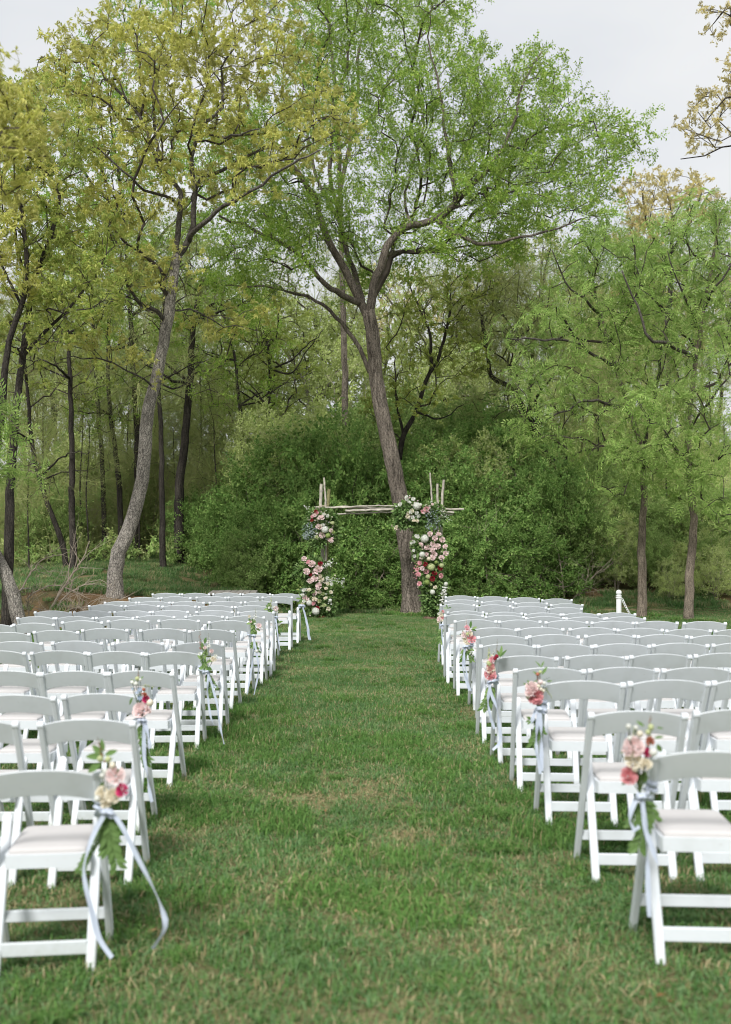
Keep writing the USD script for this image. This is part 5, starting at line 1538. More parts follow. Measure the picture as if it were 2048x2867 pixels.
tree('pale branching tree in light leaf at the centre of the distance', 37, [
    ([(690, 1200), (688, 1000), (685, 950), (680, 860), (640, 790), (600, 740)], 15, 4, 0.4), ([(688, 950), (720, 870), (760, 800), (790, 740)], 8, 3, 0.2), ([(683, 890), (690, 800), (705, 720)], 7, 2, 0.2), ([(688, 960), (640, 900), (610, 870)], 6, 2, 0.2)],
    [(640, 730, 120, 70, 0, 2.0), (730, 790, 110, 80, 0, 2.0), (560, 770, 90, 70, 0, 1.5), (640, 860, 90, 50, 0, 1.5, 0.7), (770, 720, 60, 60, 0, 1.5)],
    480, 'pale', 'pale_leaf', 'oak_bark', 23, spacing=0.46, size=1.35, extra=1.4, rtip=0.012)
tree('tall bright green tree rising behind the yellow oak', 29, [
    ([(300, 1210), (305, 1000), (298, 850), (290, 700), (280, 560), (270, 430), (250, 300), (240, 200)], 17, 4, 0.5), ([(285, 620), (360, 520), (430, 440), (480, 360)], 8, 3, 0.2), ([(275, 480), (200, 400), (150, 320), (110, 250)], 8, 3, 0.2), ([(292, 700), (400, 640), (480, 580), (560, 540)], 7, 3, 0.2)],
    [(150, 250, 120, 90, 0, 1.8), (260, 180, 110, 90, 0, 1.6), (330, 330, 120, 100, 0, 2.0), (480, 330, 120, 100, 0, 1.8), (210, 400, 120, 90, 0, 1.8), (520, 500, 110, 80, 0, 1.6), (420, 560, 110, 80, 0, 1.6), (300, 560, 110, 80, 0, 1.6), (350, 40, 130, 80, 0, 1.6), (90, 420, 90, 80, 0, 1.5), (180, 560, 100, 80, 0, 1.5)],
    1000, 'elm', 'bright_leaf', 'dark_bark', 24, spacing=0.42, size=1.45, extra=0.8)
tree('tall thin-branched tree at the top centre behind the elm', 30, [
    ([(770, 1290), (768, 1000), (765, 800), (760, 600), (755, 400), (750, 250), (735, 100), (725, 0)], 19, 6, 0.5), ([(756, 420), (790, 250), (800, 100), (830, -40)], 10, 4, 0.2), ([(757, 500), (700, 380), (680, 250), (690, 100)], 9, 3, 0.2), ([(754, 330), (830, 250), (880, 150), (960, 60)], 8, 3, 0.2)],
    [(690, 80, 100, 110, 0, 1.6, 0.8), (800, 90, 110, 130, 0, 1.6, 0.7), (890, 60, 100, 90, 0, 1.6, 0.8), (640, 210, 80, 90, 0, 1.4, 0.8), (760, 300, 110, 80, 0, 1.6, 0.7), (960, 30, 70, 60, 0, 1.4, 0.8), (640, -20, 150, 60, 0, 1.5, 0.8)],
    560, 'elm', 'elm_leaf', 'elm_bark', 25, spacing=0.4, size=1.25, extra=0.6)
tree('golden topped oak on the skyline at the right', 33, [
    ([(1480, 1250), (1482, 1000), (1486, 800), (1490, 600), (1495, 480)], 18, 7, 0.6), ([(1490, 600), (1440, 500), (1425, 430)], 8, 3, 0.2), ([(1492, 560), (1540, 470), (1560, 420)], 8, 3, 0.2)],
    [(1440, 430, 70, 40, 0, 1.6), (1510, 415, 70, 35, 0, 1.6), (1480, 470, 100, 50, 0, 1.8), (1570, 450, 50, 40, 0, 1.2), (1420, 520, 70, 50, 0, 1.4, 0.7)],
    300, 'tassel', 'oak_gold', 'dark_bark', 26, spacing=0.4, size=1.4, extra=1.2, rtip=0.009)
tree('sparsely leaved tree with reddish twigs above the right thicket', 30, [
    ([(1180, 1280), (1182, 1050), (1176, 900), (1185, 780), (1200, 690), (1210, 600)], 15, 4, 0.4), ([(1180, 860), (1240, 760), (1290, 690)], 7, 2, 0.2), ([(1180, 800), (1120, 700), (1080, 620)], 7, 2, 0.2)],
    [(1210, 620, 120, 80, 0, 1.6), (1100, 640, 90, 70, 0, 1.5), (1290, 690, 90, 70, 0, 1.5), (1180, 740, 100, 60, 0, 1.5)],
    260, 'bare', 'brown_leaf', 'dark_bark', 27, spacing=0.45, size=1.3, extra=0.5, rtip=0.012)


# ------------------------------------------------------------------ woods further back and the thicket: a few kinds, then copies
def generic(name, label, cat, H, trunk_r, blobs, n, kind, lm, bm, seed, loc, stems=1, spacing=0.4, size=1.5, extra=1.0, group=None, lean=0.0, bf=0.3, free=0.35, droop=0.0, up=0.25, twig='twig_bark', rtip=0.0055):
    r = np.random.default_rng(seed)
    limbs = []
    for s in range(stems):
        a = 2 * np.pi * s / max(1, stems) + r.uniform(0, 1)
        sp = 0 if stems == 1 else 0.22 * H
        top = np.array([math.cos(a) * sp + lean, math.sin(a) * sp, H * r.uniform(0.62, 0.78)])
        mid = top * np.array([0.35, 0.35, 0.5]) + r.normal(size=3) * H * 0.012
        b = np.array([math.cos(a), math.sin(a), 0]) * (0.03 * H if stems > 1 else 0)
        c = catmull([b - np.array([0, 0, 0.2]), b + (mid - b) * 0.5, mid, (mid + top) / 2 + r.normal(size=3) * H * 0.015, top], 0.3)
        limbs.append((c, np.linspace(trunk_r, trunk_r * 0.3, len(c)), free))
    T = blob_points(blobs, n, spacing, seed, lambda x, y, z: np.array([x, z, y]), 0.35)
    P, par, RR, kids, nl, lists, tips = grow(limbs, T, bf=bf, seed=seed, step=0.3, rtip=rtip)
    root = thing(name, label, cat, loc, group=group)
    for k, (c, rad, _) in enumerate(limbs):
        part('trunk' if stems == 1 else 'stem', limb_mesh(c, rad, 10 if stems == 1 else 5, seed + k), bm, root, smooth=True)
    bmesh = branch_mesh(P, par, RR, kids, nl)
    if bmesh:
        part('twigs', bmesh, twig, root)
    crown(root, P, par, RR, nl, tips, kind, lm, seed, size, extra, droop, up)
    return root


def zone(px, d, near):
    at = [(300, 'far left among the trunks'), (520, 'behind the pale curving oak'), (690, 'left of the arch'), (890, 'between the arch posts'), (1010, 'just right of the arch'), (1250, 'behind the right chairs'), (9999, 'right of the white post')]
    return next(t for x, t in at if px < x) + (', at the front' if d < near else ', further back')


def far_spot(px, d):
    x = (px - 812.0) * d / FD
    return (x, d, gz(x, d) - 0.1)


TREE_KINDS = [
    ('backdrop_tree', 'spring-green backdrop tree', 'elm', 'bright_leaf', [(0, 7.5, 2.6, 2.2, 0, 2.6), (1.2, 5.2, 1.8, 1.5, 0.4, 1.8), (-1.4, 5.6, 1.8, 1.5, -0.4, 1.8), (0.2, 9.3, 1.6, 1.2, 0, 1.6)], 'dark_bark', 1.7),
    ('backdrop_tree', 'pale green young backdrop tree', 'pale', 'pale_leaf', [(0, 7.0, 2.3, 2.4, 0, 2.3), (1.3, 4.6, 1.5, 1.3, 0.3, 1.5), (-1.1, 5.0, 1.6, 1.3, -0.5, 1.6)], 'oak_bark', 1.5),
    ('backdrop_tree', 'olive tasselled backdrop oak', 'tassel', 'oak_green', [(0, 7.4, 2.9, 2.0, 0, 2.9), (1.9, 6.0, 1.6, 1.2, 0, 1.6), (-1.9, 6.2, 1.6, 1.2, 0.3, 1.6), (0, 9.0, 1.8, 1.0, 0, 1.8)], 'dark_bark', 1.9),
    ('backdrop_tree', 'thinly budding backdrop tree with dark boughs', 'bare', 'brown_leaf', [(0, 6.8, 2.4, 2.4, 0, 2.4), (1.0, 4.4, 1.6, 1.2, 0, 1.6), (-1.2, 4.6, 1.5, 1.2, 0, 1.5)], 'dark_bark', 1.5),
    ('backdrop_tree', 'golden leafed backdrop oak', 'tassel', 'oak_gold', [(0, 7.6, 2.5, 1.8, 0, 2.5), (1.5, 6.2, 1.5, 1.1, 0, 1.5), (-1.5, 6.4, 1.5, 1.1, 0.3, 1.5)], 'dark_bark', 1.8)]
SPOTS = {0: [(470, 46), (350, 46), (980, 50), (1250, 48), (120, 44), (1380, 42), (20, 48), (1560, 48)],
         1: [(820, 48), (420, 50), (300, 44), (1330, 52), (620, 60), (1100, 58)],
         2: [(180, 50), (1180, 48), (1450, 50), (60, 56)],
         3: [(90, 36), (250, 38), (1120, 40), (1400, 38), (1520, 40), (480, 42), (690, 38), (1010, 38)],
         4: [(1060, 52), (860, 54), (1420, 45), (1590, 52)]}
rs = np.random.default_rng(31)
for k, (nm, lab, kind, lm, bl, bm, sz) in enumerate(TREE_KINDS):
    src = None
    for px, d in SPOTS[k]:
        loc = far_spot(px, d)
        lab = TREE_KINDS[k][1] + ', ' + zone(px, d, 44)
        if src is None:
            src = generic(nm, lab, 'tree', 9.5, 0.13, bl, 190, kind, lm, bm, 200 + k, loc, spacing=0.42, size=sz * 0.9, extra=0.7, rtip=0.012, group='trees filling the woods behind the thicket')
        else:
            s = rs.uniform(0.8, 1.15)
            copy_of(src, nm, lab, loc, rs.uniform(0, 360), (s, s, s * rs.uniform(0.9, 1.15)))

SHRUB_KINDS = [
    ('shrub', 'dense dark green thicket shrub', 'thicket', 'shrub_leaf', [(0, 1.5, 1.05, 1.15, 0, 1.0), (0.6, 0.8, 0.75, 0.7, 0.2, 0.7), (-0.6, 0.8, 0.75, 0.7, -0.2, 0.7), (0, 0.45, 0.9, 0.4, -0.3, 0.8)], 5, 620),
    ('shrub', 'lighter green leafy shrub', 'shrub', 'shrub_light', [(0, 1.4, 1.0, 1.1, 0, 1.0), (0.5, 0.9, 0.7, 0.7, 0.2, 0.7), (-0.5, 1.0, 0.8, 0.8, -0.2, 0.7)], 5, 480),
    ('shrub', 'half bare twiggy shrub', 'bare', 'brown_leaf', [(0, 1.3, 1.0, 1.1, 0, 1.0), (0.4, 0.7, 0.7, 0.6, 0, 0.7)], 6, 260),
    ('sapling', 'pale leafy sapling above the thicket', 'pale', 'pale_leaf', [(0, 3.0, 1.3, 1.5, 0, 1.3), (0.7, 1.6, 0.9, 0.9, 0.2, 0.9), (-0.6, 1.8, 0.9, 0.9, -0.2, 0.9)], 4, 330),
    ('shrub', 'pale budding shrub with grey twigs', 'pale', 'pale_leaf', [(0, 1.4, 1.0, 1.0, 0, 1.0), (0.5, 0.9, 0.7, 0.7, 0.2, 0.7), (-0.5, 0.8, 0.7, 0.6, -0.2, 0.7)], 7, 210)]
SH = {0: [(600, 25.0, 1.15), (650, 26.5, 1.4), (700, 24.9, 1.0), (750, 26.0, 1.3), (800, 25.0, 1.1), (850, 26.2, 1.2), (880, 24.8, 0.9), (955, 25.0, 1.1), (1000, 26.2, 1.4), (1050, 24.9, 1.05), (1100, 26.4, 1.4), (1150, 25.2, 1.05), (720, 28.2, 1.3), (940, 28.0, 1.25), (1080, 28.0, 1.3), (1210, 27.5, 1.1), (560, 27, 1.0), (590, 29, 1.2), (480, 27.5, 0.75), (430, 28.5, 0.8), (1225, 25.6, 0.95)],
      1: [(1265, 25.8, 0.8), (1330, 28.6, 1.0), (1400, 28.8, 0.9), (1480, 27.8, 0.85), (1550, 29.4, 1.0), (1612, 28.2, 0.9), (1445, 25.4, 0.5), (1580, 25.8, 0.55), (640, 29.5, 1.4), (790, 29.4, 1.4), (860, 29.8, 1.4), (1010, 29.6, 1.5), (1150, 29.6, 1.4), (545, 31, 1.3), (690, 31, 1.5), (930, 31, 1.5), (1080, 31, 1.5), (120, 29.5, 0.8), (300, 31, 0.9), (440, 31.5, 1.0), (30, 33, 1.1), (160, 34, 1.1), (570, 24.4, 0.55), (540, 24.8, 0.5)],
      4: [(1310, 28.2, 0.68), (1590, 29.5, 0.75), (1430, 31.5, 1.20), (1390, 27.2, 0.68), (1540, 28.0, 0.68), (1280, 26.0, 0.65), (1330, 27.5, 0.75), (1370, 25.4, 0.48), (1470, 26.0, 0.54), (1560, 25.6, 0.54), (1610, 27.0, 0.68), (1500, 28.5, 0.75), (1420, 29.0, 0.75), (1290, 30.0, 1.02), (1350, 31.5, 1.50), (1560, 31.0, 1.40), (1640, 29.5, 0.82), (1460, 32.0, 1.40), (1590, 24.2, 0.37), (1490, 24.0, 0.34)],
      2: [(60, 30, 1.1), (190, 31, 1.1), (330, 30.5, 1.1), (490, 30, 1.2), (240, 33.5, 1.3), (380, 33, 1.3)],
      3: [(660, 27.2, 0.72), (765, 27.8, 0.8), (985, 27.2, 0.75), (1090, 27.0, 0.78), (1170, 28.4, 0.85), (870, 28.2, 0.8), (585, 28.4, 0.8), (690, 33, 1.0), (780, 34, 1.1), (900, 33.5, 1.0), (1000, 34, 1.1), (1100, 33.5, 1.1), (1200, 34, 1.0), (620, 34, 1.1), (420, 34.5, 0.9), (500, 34, 1.0), (100, 35, 0.9), (300, 36, 1.0), (200, 33, 0.8), (840, 38, 1.2), (960, 39, 1.2), (720, 39, 1.2), (1080, 38.5, 1.2), (1280, 36, 1.1), (1400, 37, 1.1), (1520, 36, 1.0), (560, 39, 1.2)]}
for k, (nm, lab, kind, lm, bl, stems, n) in enumerate(SHRUB_KINDS):
    src = None
    for px, d, s in SH[k]:
        loc = far_spot(px, d)
        lab = SHRUB_KINDS[k][1] + ', ' + zone(px, d, 30 if k == 3 else 27.2)
        if src is None:
            src = generic(nm, lab, 'shrub', 4.6 if k == 3 else 2.5, 0.03 if k == 3 else 0.018, bl, n, kind, lm, ('twig_bark', 'twig_bark', 'pale_twig', 'pale_twig', 'pale_twig')[k], 240 + k, loc, stems=stems, spacing=0.3 if k == 3 else 0.19, size=(1.0, 1.0, 1.0, 1.05, 0.75)[k], extra=(1.1, 1.1, 1.1, 0.8, 0.7)[k], group=('shrubs of the dark thicket', 'lighter shrubs of the thicket', 'half bare shrubs in the woods', 'saplings behind the thicket', 'pale shrubs on the right slope')[k], free=0.1, twig='pale_twig' if k > 1 else 'twig_bark')
        else:
            q = s * rs.uniform(0.92, 1.08)
            copy_of(src, nm, lab, loc, rs.uniform(0, 360), (q, q * rs.uniform(0.85, 1.15), q * rs.uniform(0.8, 1.35)))

# thin saplings standing between the woodland trunks
src = None
for px, d, s in ((40, 31, 1.0), (95, 33, 1.1), (185, 30, 0.9), (215, 35, 1.2), (285, 32, 1.0), (335, 36, 1.2), (385, 31, 0.9), (445, 33, 1.1), (475, 29, 0.8), (505, 35, 1.1), (125, 37, 1.2), (310, 28.5, 0.8), (1330, 29, 0.9), (1385, 32, 1.0), (1480, 30, 0.9), (1575, 33, 1.1), (1300, 33, 1.0), (65, 27, 0.7), (200, 27.5, 0.7), (420, 36, 1.2)):
    loc = far_spot(px, d)
    lab = 'thin bare sapling stem, ' + zone(px, d, 31.5)
    if src is None:
        src = generic('sapling', lab, 'sapling', 7.0, 0.04, [(0, 5.2, 0.9, 1.4, 0, 0.9), (0.2, 3.4, 0.8, 1.2, 0, 0.8)], 80, 'bare', 'brown_leaf', 'dark_bark', 290, loc, spacing=0.3, size=1.1, extra=0.4, group='thin saplings between the woodland trunks', free=0.25)
    else:
        copy_of(src, 'sapling', lab, loc, rs.uniform(0, 360), (s, s, s * rs.uniform(0.9, 1.2)))

# low growth over the woodland floor
rg = np.random.default_rng(77)
N = 5200
ux, uy = rg.uniform(-24, 26, N * 3), 24.3 + rg.random(N * 3) ** 1.4 * 34
ok = (np.abs(ux) < uy * 0.42 + 1) & ((ux > -2.2) | (uy > 27)) & (vnoise(ux, uy, 2.5, 9) > 0.42)
ux, uy = ux[ok][:N], uy[ok][:N]
uz = ground_z(ux, uy) + rg.random(len(ux)) ** 2 * (0.25 + 0.03 * (uy - 24)) + 0.05
dirs = rg.normal(size=(len(ux), 3)) * 0.6 + np.array([0, 0, 1])
ug = instancer('undergrowth', None, [('low_plant', m, 'shrub_light') for m in SPRAYS['shrub']] + [('low_plant_b', SPRAYS['bare'][0], 'brown_leaf'), ('low_plant_c', SPRAYS['pale'][1], 'pale_leaf')],
               np.stack([ux, uy, uz], 1), quat_to(dirs, rg.uniform(0, 6.28, len(ux))), rg.uniform(0.8, 1.9, len(ux)), rg.choice(5, len(ux), p=[.2, .2, .15, .25, .2]))
tag(ug, 'tangled low undergrowth over the wooded slope behind the lawn', 'undergrowth', None, 'stuff')

# dead brush on the bank and bare twigs in the thicket
def brush(label, d, strokes, seed, n_side=7):
    r = np.random.default_rng(seed)
    base = atD(*strokes[0][0][0][:2], d)
    base[2] = gz(base[0], base[1])
    root = thing('dead_brush', label, 'brush', base, group='dead branches lying about the woodland edge')
    for pts, w in strokes:
        mb = MB()
        c = catmull([atD(p[0], p[1], d + (p[2] if len(p) > 2 else 0)) - base for p in pts], 0.08)
        c[1:] += r.normal(size=c[1:].shape) * 0.008
        rad = np.linspace(w, w * 0.25, len(c)) / 2 * d / FD
        mb.add(*tube(c, rad, 6))
        L = np.linalg.norm(c[-1] - c[0])
        for _ in range(n_side):
            a = r.integers(len(c) // 5, len(c) - 1)
            t = c[min(a + 1, len(c) - 1)] - c[a - 1]
            t /= np.linalg.norm(t) + 1e-9
            e = t + r.normal(size=3) * 0.7
            e /= np.linalg.norm(e)
            l = L * r.uniform(0.15, 0.4)
            q = np.array([c[a], c[a] + e * l * 0.5 + r.normal(size=3) * 0.02, c[a] + e * l + r.normal(size=3) * 0.05])
            mb.add(*tube(catmull(q, 0.08), np.linspace(rad[a] * 0.7, 0.002, len(catmull(q, 0.08))), 4))
            for _ in range(3):
                s = q[1] + (q[2] - q[1]) * r.uniform(-0.3, 1)
                f = e + r.normal(size=3) * 0.8
                mb.add(*tube([s, s + f * l * 0.25, s + f * l * 0.45 + r.normal(size=3) * 0.03], [0.0035, 0.0025, 0.001], 3))
        part('branch', mb.get(), 'dead_twig', root)


brush('tangle of grey dead branches on the red bank at the left', 19.0, [([(95, 1385), (120, 1340), (150, 1290), (185, 1240), (200, 1200)], 7), ([(100, 1380), (130, 1365), (170, 1350), (230, 1345)], 5), ([(110, 1375), (150, 1320), (210, 1290), (250, 1300)], 4), ([(60, 1330), (90, 1310), (130, 1300), (200, 1330)], 4), ([(40, 1320), (70, 1270), (100, 1240), (160, 1225)], 4)], 91, 7)
brush('low dark mess of broken twigs heaped under the bank by the leaning trunk', 18.6, [([(60, 1392), (90, 1372), (140, 1368), (210, 1376)], 3), ([(150, 1392), (120, 1366), (80, 1350), (50, 1340)], 3), ([(170, 1390), (200, 1360), (240, 1340), (280, 1350)], 3), ([(110, 1392), (150, 1372), (200, 1352), (250, 1342)], 3), ([(70, 1392), (60, 1350), (70, 1320), (95, 1290)], 3), ([(200, 1390), (180, 1350), (150, 1330)], 3)], 96, 14)
brush('small bare dead bush behind the arch by the elm foot', 24.2, [([(830, 1366), (835, 1320), (850, 1270), (870, 1230)], 4), ([(826, 1366), (800, 1330), (780, 1310)], 3), ([(834, 1366), (860, 1330), (885, 1300)], 3), ([(840, 1366), (870, 1355), (890, 1340)], 3), ([(820, 1366), (790, 1350), (770, 1345)], 3)], 92, 10)
brush('bare pale twigs spreading over the thicket behind the right chairs', 24.6, [([(1250, 1352), (1220, 1310), (1180, 1290), (1130, 1280)], 4), ([(1255, 1352), (1250, 1290), (1240, 1230), (1225, 1180)], 4), ([(1260, 1352), (1290, 1310), (1330, 1270), (1360, 1240)], 4), ([(1245, 1352), (1200, 1330), (1150, 1322)], 3), ([(1240, 1352), (1190, 1310), (1165, 1290), (1140, 1262)], 3), ([(1270, 1352), (1300, 1300), (1310, 1250)], 3)], 93, 10)
brush('thin upright dead stem in the thicket between the arch posts', 24.4, [([(775, 1364), (778, 1320), (790, 1270), (785, 1220)], 3), ([(720, 1364), (725, 1300), (715, 1240), (725, 1190)], 3)], 94, 8)
brush('forked pale dead stem behind the right arch post', 24.4, [([(1082, 1362), (1084, 1310), (1080, 1250), (1086, 1190)], 4), ([(1084, 1330), (1100, 1280), (1105, 1240)], 3)], 95, 8)

# ------------------------------------------------------------------ grass
def blade_patch(seed, size, n, lo, hi, wid, lean):
    r = np.random.default_rng(seed)
    b = np.column_stack([r.uniform(-size / 2, size / 2, (n, 2)), np.full(n, -0.004)])
    h = r.uniform(lo, hi, n) * (0.75 + 0.5 * vnoise(b[:, 0], b[:, 1], 0.09, seed))
    a = r.uniform(0, 2 * np.pi, n)
    l = np.abs(r.normal(size=n)) * lean + 0.15
    out = np.stack([np.cos(a), np.sin(a), np.zeros(n)], 1)
    sa = a + np.pi / 2 + r.normal(size=n) * 0.5
    side = np.stack([np.cos(sa), np.sin(sa), np.zeros(n)], 1)
    w = (wid * r.uniform(0.7, 1.3, n))[:, None] / 2
    mid = b + out * (h * l * 0.3)[:, None] + np.array([0, 0, 1]) * (h * 0.55)[:, None]
    tip = b + out * (h * l)[:, None] + np.array([0, 0, 1]) * (h * np.clip(1 - 0.35 * l, 0.25, 1))[:, None]
    V = np.stack([b - side * w, b + side * w, mid + side * w * 0.8, mid - side * w * 0.8, tip], 1).reshape(-1, 3)
    k = np.arange(n)[:, None] * 5
    return V, np.concatenate([k + [0, 1, 2], k + [0, 2, 3], k + [3, 2, 4]], 0)


def grass_material(name, cols, dry):
    n = len(cols)
    LEAFY.add(name)
    return mat(name, {
        'g': ('geometry', {}), 'tn': ('attribute', {'attribute': 'tone'}), 'n': ('noise_texture', {'scale': 1.4, 'detail': 4, 'roughness': 0.6}), 'n2': ('noise_texture', {'scale': 0.35, 'detail': 3}),
        'r': ('rgb_ramp', {'ramp': [((i + 0.5) / n, c) for i, c in enumerate(cols)]}),
        'dr': ('rgb_ramp', {'ramp': [(0.2, (0.36, 0.29, 0.15)), (0.8, (0.5, 0.42, 0.25))]}),
        'th': ('map_range', {'from_min': 0.42, 'from_max': 0.72, 'to_min': dry[0], 'to_max': dry[1], 'clamp': True}),
        'wn': ('white_noise_texture', {'dimensions': '1D'}), 'lt': ('math', {'math_type': 'less_than'}),
        'mx': ('mix', {}), 'mr': ('map_range', {'from_min': 0.3, 'from_max': 0.7, 'to_min': 0.82, 'to_max': 1.18}), 'h': ('hsv', {}),
        'd': ('principled_bsdf', {'roughness': 0.6, 'specular_ior_level': 0.12}), 't': ('translucent_bsdf', {}), 'm2': ('mix_closure', {'fac': 0.3})},
        [('g.position', 'n.vector'), ('g.position', 'n2.vector'), ('tn.fac', 'r.fac'), ('tn.fac', 'dr.fac'), ('n.fac', 'th.value'), ('tn.fac', 'wn.w'), ('wn.value', 'lt.value1'), ('th.result', 'lt.value2'),
         ('lt.value', 'mx.fac'), ('r.color', 'mx.color1'), ('dr.color', 'mx.color2'), ('n2.fac', 'mr.value'), ('mr.result', 'h.value'), ('mx.color', 'h.color'), ('h.color', 'd.base_color'), ('h.color', 't.color'), ('d.BSDF', 'm2.closure1'), ('t.BSDF', 'm2.closure2')], 'm2.closure')


leaf('fallen_leaf', [(0.22, 0.12, 0.05), (0.36, 0.24, 0.11), (0.45, 0.36, 0.2)], 0.2, 0.7, 0.1)
GREEN = [(0.07, 0.165, 0.04), (0.098, 0.215, 0.054), (0.14, 0.27, 0.075), (0.205, 0.315, 0.125), (0.115, 0.235, 0.09), (0.165, 0.278, 0.118)]
grass_material('lawn_blade', GREEN, (0.04, 0.34))
grass_material('dry_blade', GREEN, (0.3, 0.75))
grass_material('lush_blade', [(0.085, 0.19, 0.042), (0.12, 0.245, 0.058), (0.17, 0.3, 0.08)], (0.03, 0.15))
rg = np.random.default_rng(123)
cell = 0.24
gx, gy_ = np.meshgrid(np.arange(-11.5, 11.5, cell), np.arange(1.6, 24.0, cell), indexing='ij')
gx, gy_ = gx.ravel() + rg.uniform(-.06, .06, gx.size), gy_.ravel() + rg.uniform(-.06, .06, gx.size)
bound = 23.6 + 0.25 * np.sin(gx * 1.9) + 0.2 * np.sin(gx * 4.3)
left_edge = np.where(gx < -1.6, 18.7, 99.0)
keep = (np.abs(gx) < gy_ * 0.40 + 2.0) & (gy_ < bound) & (gy_ < left_edge + 0.2 * np.sin(gx * 5))
gx, gy_ = gx[keep], gy_[keep]
nn = vnoise(gx, gy_, 1.1, 21)
big = vnoise(gx, gy_, 3.2, 22)
bare = 0.8 * np.clip((nn - 0.60) / 0.16, 0, 1) * np.clip(1.25 - np.abs(gx) * 0.25, 0.3, 1)
for px, py, rr in ((870, 1481, 0.30), (775, 1474, 0.45), (655, 1572, 0.25), (820, 1710, 0.3), (860, 1838, 0.25), (730, 1405, 0.3), (900, 1384, 0.35), (800, 1397, 0.5), (790, 1420, 0.3), (700, 1450, 0.3), (840, 2010, 0.15), (690, 1640, 0.25), (1010, 1470, 0.3), (750, 2120, 0.16), (860, 2110, 0.14), (1180, 2200, 0.12), (420, 1850, 0.2), (560, 1960, 0.16)):
    dd = EYE * FD / (py - HORIZON_D)
    bx = (px - 812) * dd / FD
    bare = np.maximum(bare, np.exp(-(((gx - bx) / rr) ** 2 + ((gy_ - dd) / (rr * 1.6)) ** 2)) * 0.6)
hz = ground_z(gx, gy_)
lush = (rg.random(len(gx)) < smooth01((big - 0.40) / 0.3) * 0.75) & (bare < 0.3)
idx = np.where(bare > rg.uniform(0.3, 0.75, len(gx)), 4 + rg.integers(0, 2, len(gx)), np.where(lush, 6 + rg.integers(0, 2, len(gx)), rg.integers(0, 4, len(gx))))
near_arch = np.clip((gy_ - 15) / 6, 0, 1)
hs = np.clip(1.25 - 0.8 * bare, 0.4, 1.3) * (0.8 + 0.5 * (big - 0.3)) * rg.uniform(0.65, 1.35, len(gx)) * (1 - 0.25 * near_arch * (np.abs(gx) < 1.6))
sc = np.stack([np.ones(len(gx)) * rg.uniform(0.95, 1.15, len(gx)), rg.uniform(0.95, 1.15, len(gx)), hs], 1)
S = cell * 1.35
protos = [('grass_tuft', blade_patch(500 + k, S, 400, 0.022, 0.055, 0.0058, 0.95), 'lawn_blade') for k in range(4)] + \
         [('dry_tuft', blade_patch(510 + k, S, 300, 0.02, 0.045, 0.0055, 1.3), 'dry_blade') for k in range(2)] + \
         [('lush_tuft', blade_patch(520 + k, S, 420, 0.03, 0.075, 0.0062, 0.8), 'lush_blade') for k in range(2)]
protos = [(f'{p[0]}_{k}', p[1], p[2]) for k, p in enumerate(protos)]
ang = rg.uniform(0, 2 * np.pi, len(gx))
q = np.stack([np.cos(ang / 2), np.zeros(len(gx)), np.zeros(len(gx)), np.sin(ang / 2)], 1)
# darker tufts that stand a little proud, and a ring of longer grass at the elm's foot and the arch posts
ck = 520
tcx, tcy = rg.uniform(-4, 4, ck), 3.0 + 20.4 * rg.random(ck)
ex, ey = [], []
for bx, by, rr, m in ((1.03, 23.0, 0.42, 46), (-2.15, 21.9, 0.3, 26), (1.95, 21.9, 0.35, 30), (5.7, 22.0, 0.25, 18), (6.4, 21.0, 0.25, 18)):
    aa = rg.uniform(0, 6.28, m)
    dd = rr * rg.uniform(0.7, 1.5, m)
    ex.append(bx + np.cos(aa) * dd), ey.append(by + np.sin(aa) * dd)
tcx, tcy = np.r_[tcx, np.concatenate(ex)], np.r_[tcy, np.concatenate(ey)]
m = len(tcx)
protos += [('dark_clump', blade_patch(530, 0.13, 190, 0.035, 0.085, 0.006, 0.9), 'lush_blade'), ('dark_clump_b', blade_patch(531, 0.2, 240, 0.03, 0.07, 0.006, 1.1), 'lush_blade')]
aa = rg.uniform(0, 6.28, m)
gx, gy_, hz = np.r_[gx, tcx], np.r_[gy_, tcy], np.r_[hz, ground_z(tcx, tcy)]
q = np.vstack([q, np.stack([np.cos(aa / 2), np.zeros(m), np.zeros(m), np.sin(aa / 2)], 1)])
sc = np.vstack([sc, np.repeat(rg.uniform(0.6, 1.25, m)[:, None], 3, 1)])
sc[-(m - ck):] *= 1.5
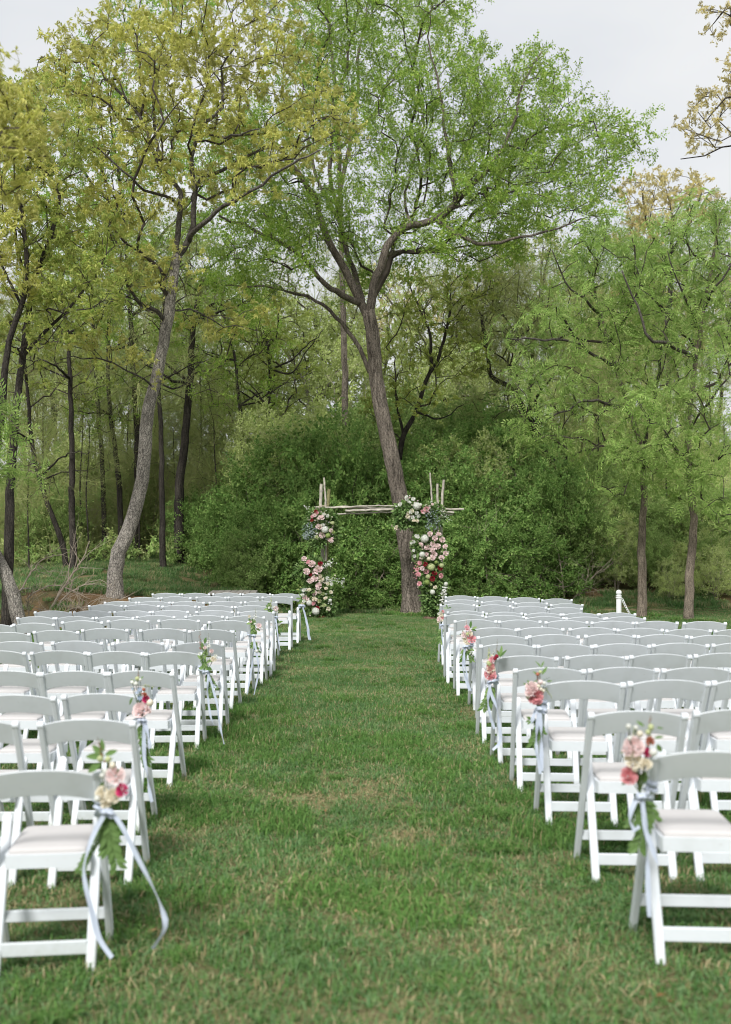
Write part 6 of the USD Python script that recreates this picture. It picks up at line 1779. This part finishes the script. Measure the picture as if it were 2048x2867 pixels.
idx = np.r_[idx, 8 + rg.integers(0, 2, m)]
gr = instancer('grass', None, protos, np.stack([gx, gy_, hz], 1), q, sc, idx)
# fallen leaves and petals lying in the grass
fl = 420
fx, fy = rg.uniform(-5, 5, fl), 3.2 + 20 * rg.random(fl)
fz = ground_z(fx, fy) + 0.022
fa = rg.uniform(0, 6.28, fl)
lm_ = MB()
lm_.add(*leaves_mesh(np.stack([fx, fy, fz], 1), np.stack([np.cos(fa), np.sin(fa), rg.normal(size=fl) * 0.3], 1), np.stack([rg.normal(size=fl) * 0.4, rg.normal(size=fl) * 0.4, np.ones(fl)], 1), rg.uniform(0.02, 0.045, fl), rg.uniform(0.012, 0.022, fl)))
fallen = usdkit.mesh(stage, '/World/fallen_leaves', lm_.get(), M['fallen_leaf'])
with_random(fallen, lm_.get(), 'fallen_leaf')
tag(fallen.GetPrim(), 'small dry leaves scattered thinly over the lawn', 'leaves', None, 'stuff')
tag(gr, 'short green lawn grass with dry tan patches between the chair blocks', 'grass', None, 'stuff')

# rough grass and weeds on the terrace, the bank and along the lawn's far edge
tx, ty = rg.uniform(-13, 8, 13000), rg.uniform(18.6, 33, 13000)
ok = (vnoise(tx, ty, 1.0, 33) > np.where(ty < 20.4, 0.5, 0.4)) & (((tx < -1.7) & (tx > -ty * 0.36 - 1)) | ((ty > 23.3) & (ty < 25) & (tx > -1.8)))
tx, ty = tx[ok], ty[ok]
tz = ground_z(tx, ty)
ang = rg.uniform(0, 2 * np.pi, len(tx))
q = np.stack([np.cos(ang / 2), np.zeros(len(tx)), np.zeros(len(tx)), np.sin(ang / 2)], 1)
rgm = instancer('rough_grass', None, [(f'weed_tuft_{k}', blade_patch(540 + k, 0.3, 150, 0.06, 0.2, 0.009, 0.8), ('lawn_blade', 'dry_blade', 'lawn_blade')[k]) for k in range(3)], np.stack([tx, ty, tz], 1), q, rg.uniform(0.4, 1.1, len(tx)), rg.integers(0, 3, len(tx)))
tag(rgm, 'rough grass and weeds scattered over the terrace and thicket edge', 'grass', None, 'stuff')
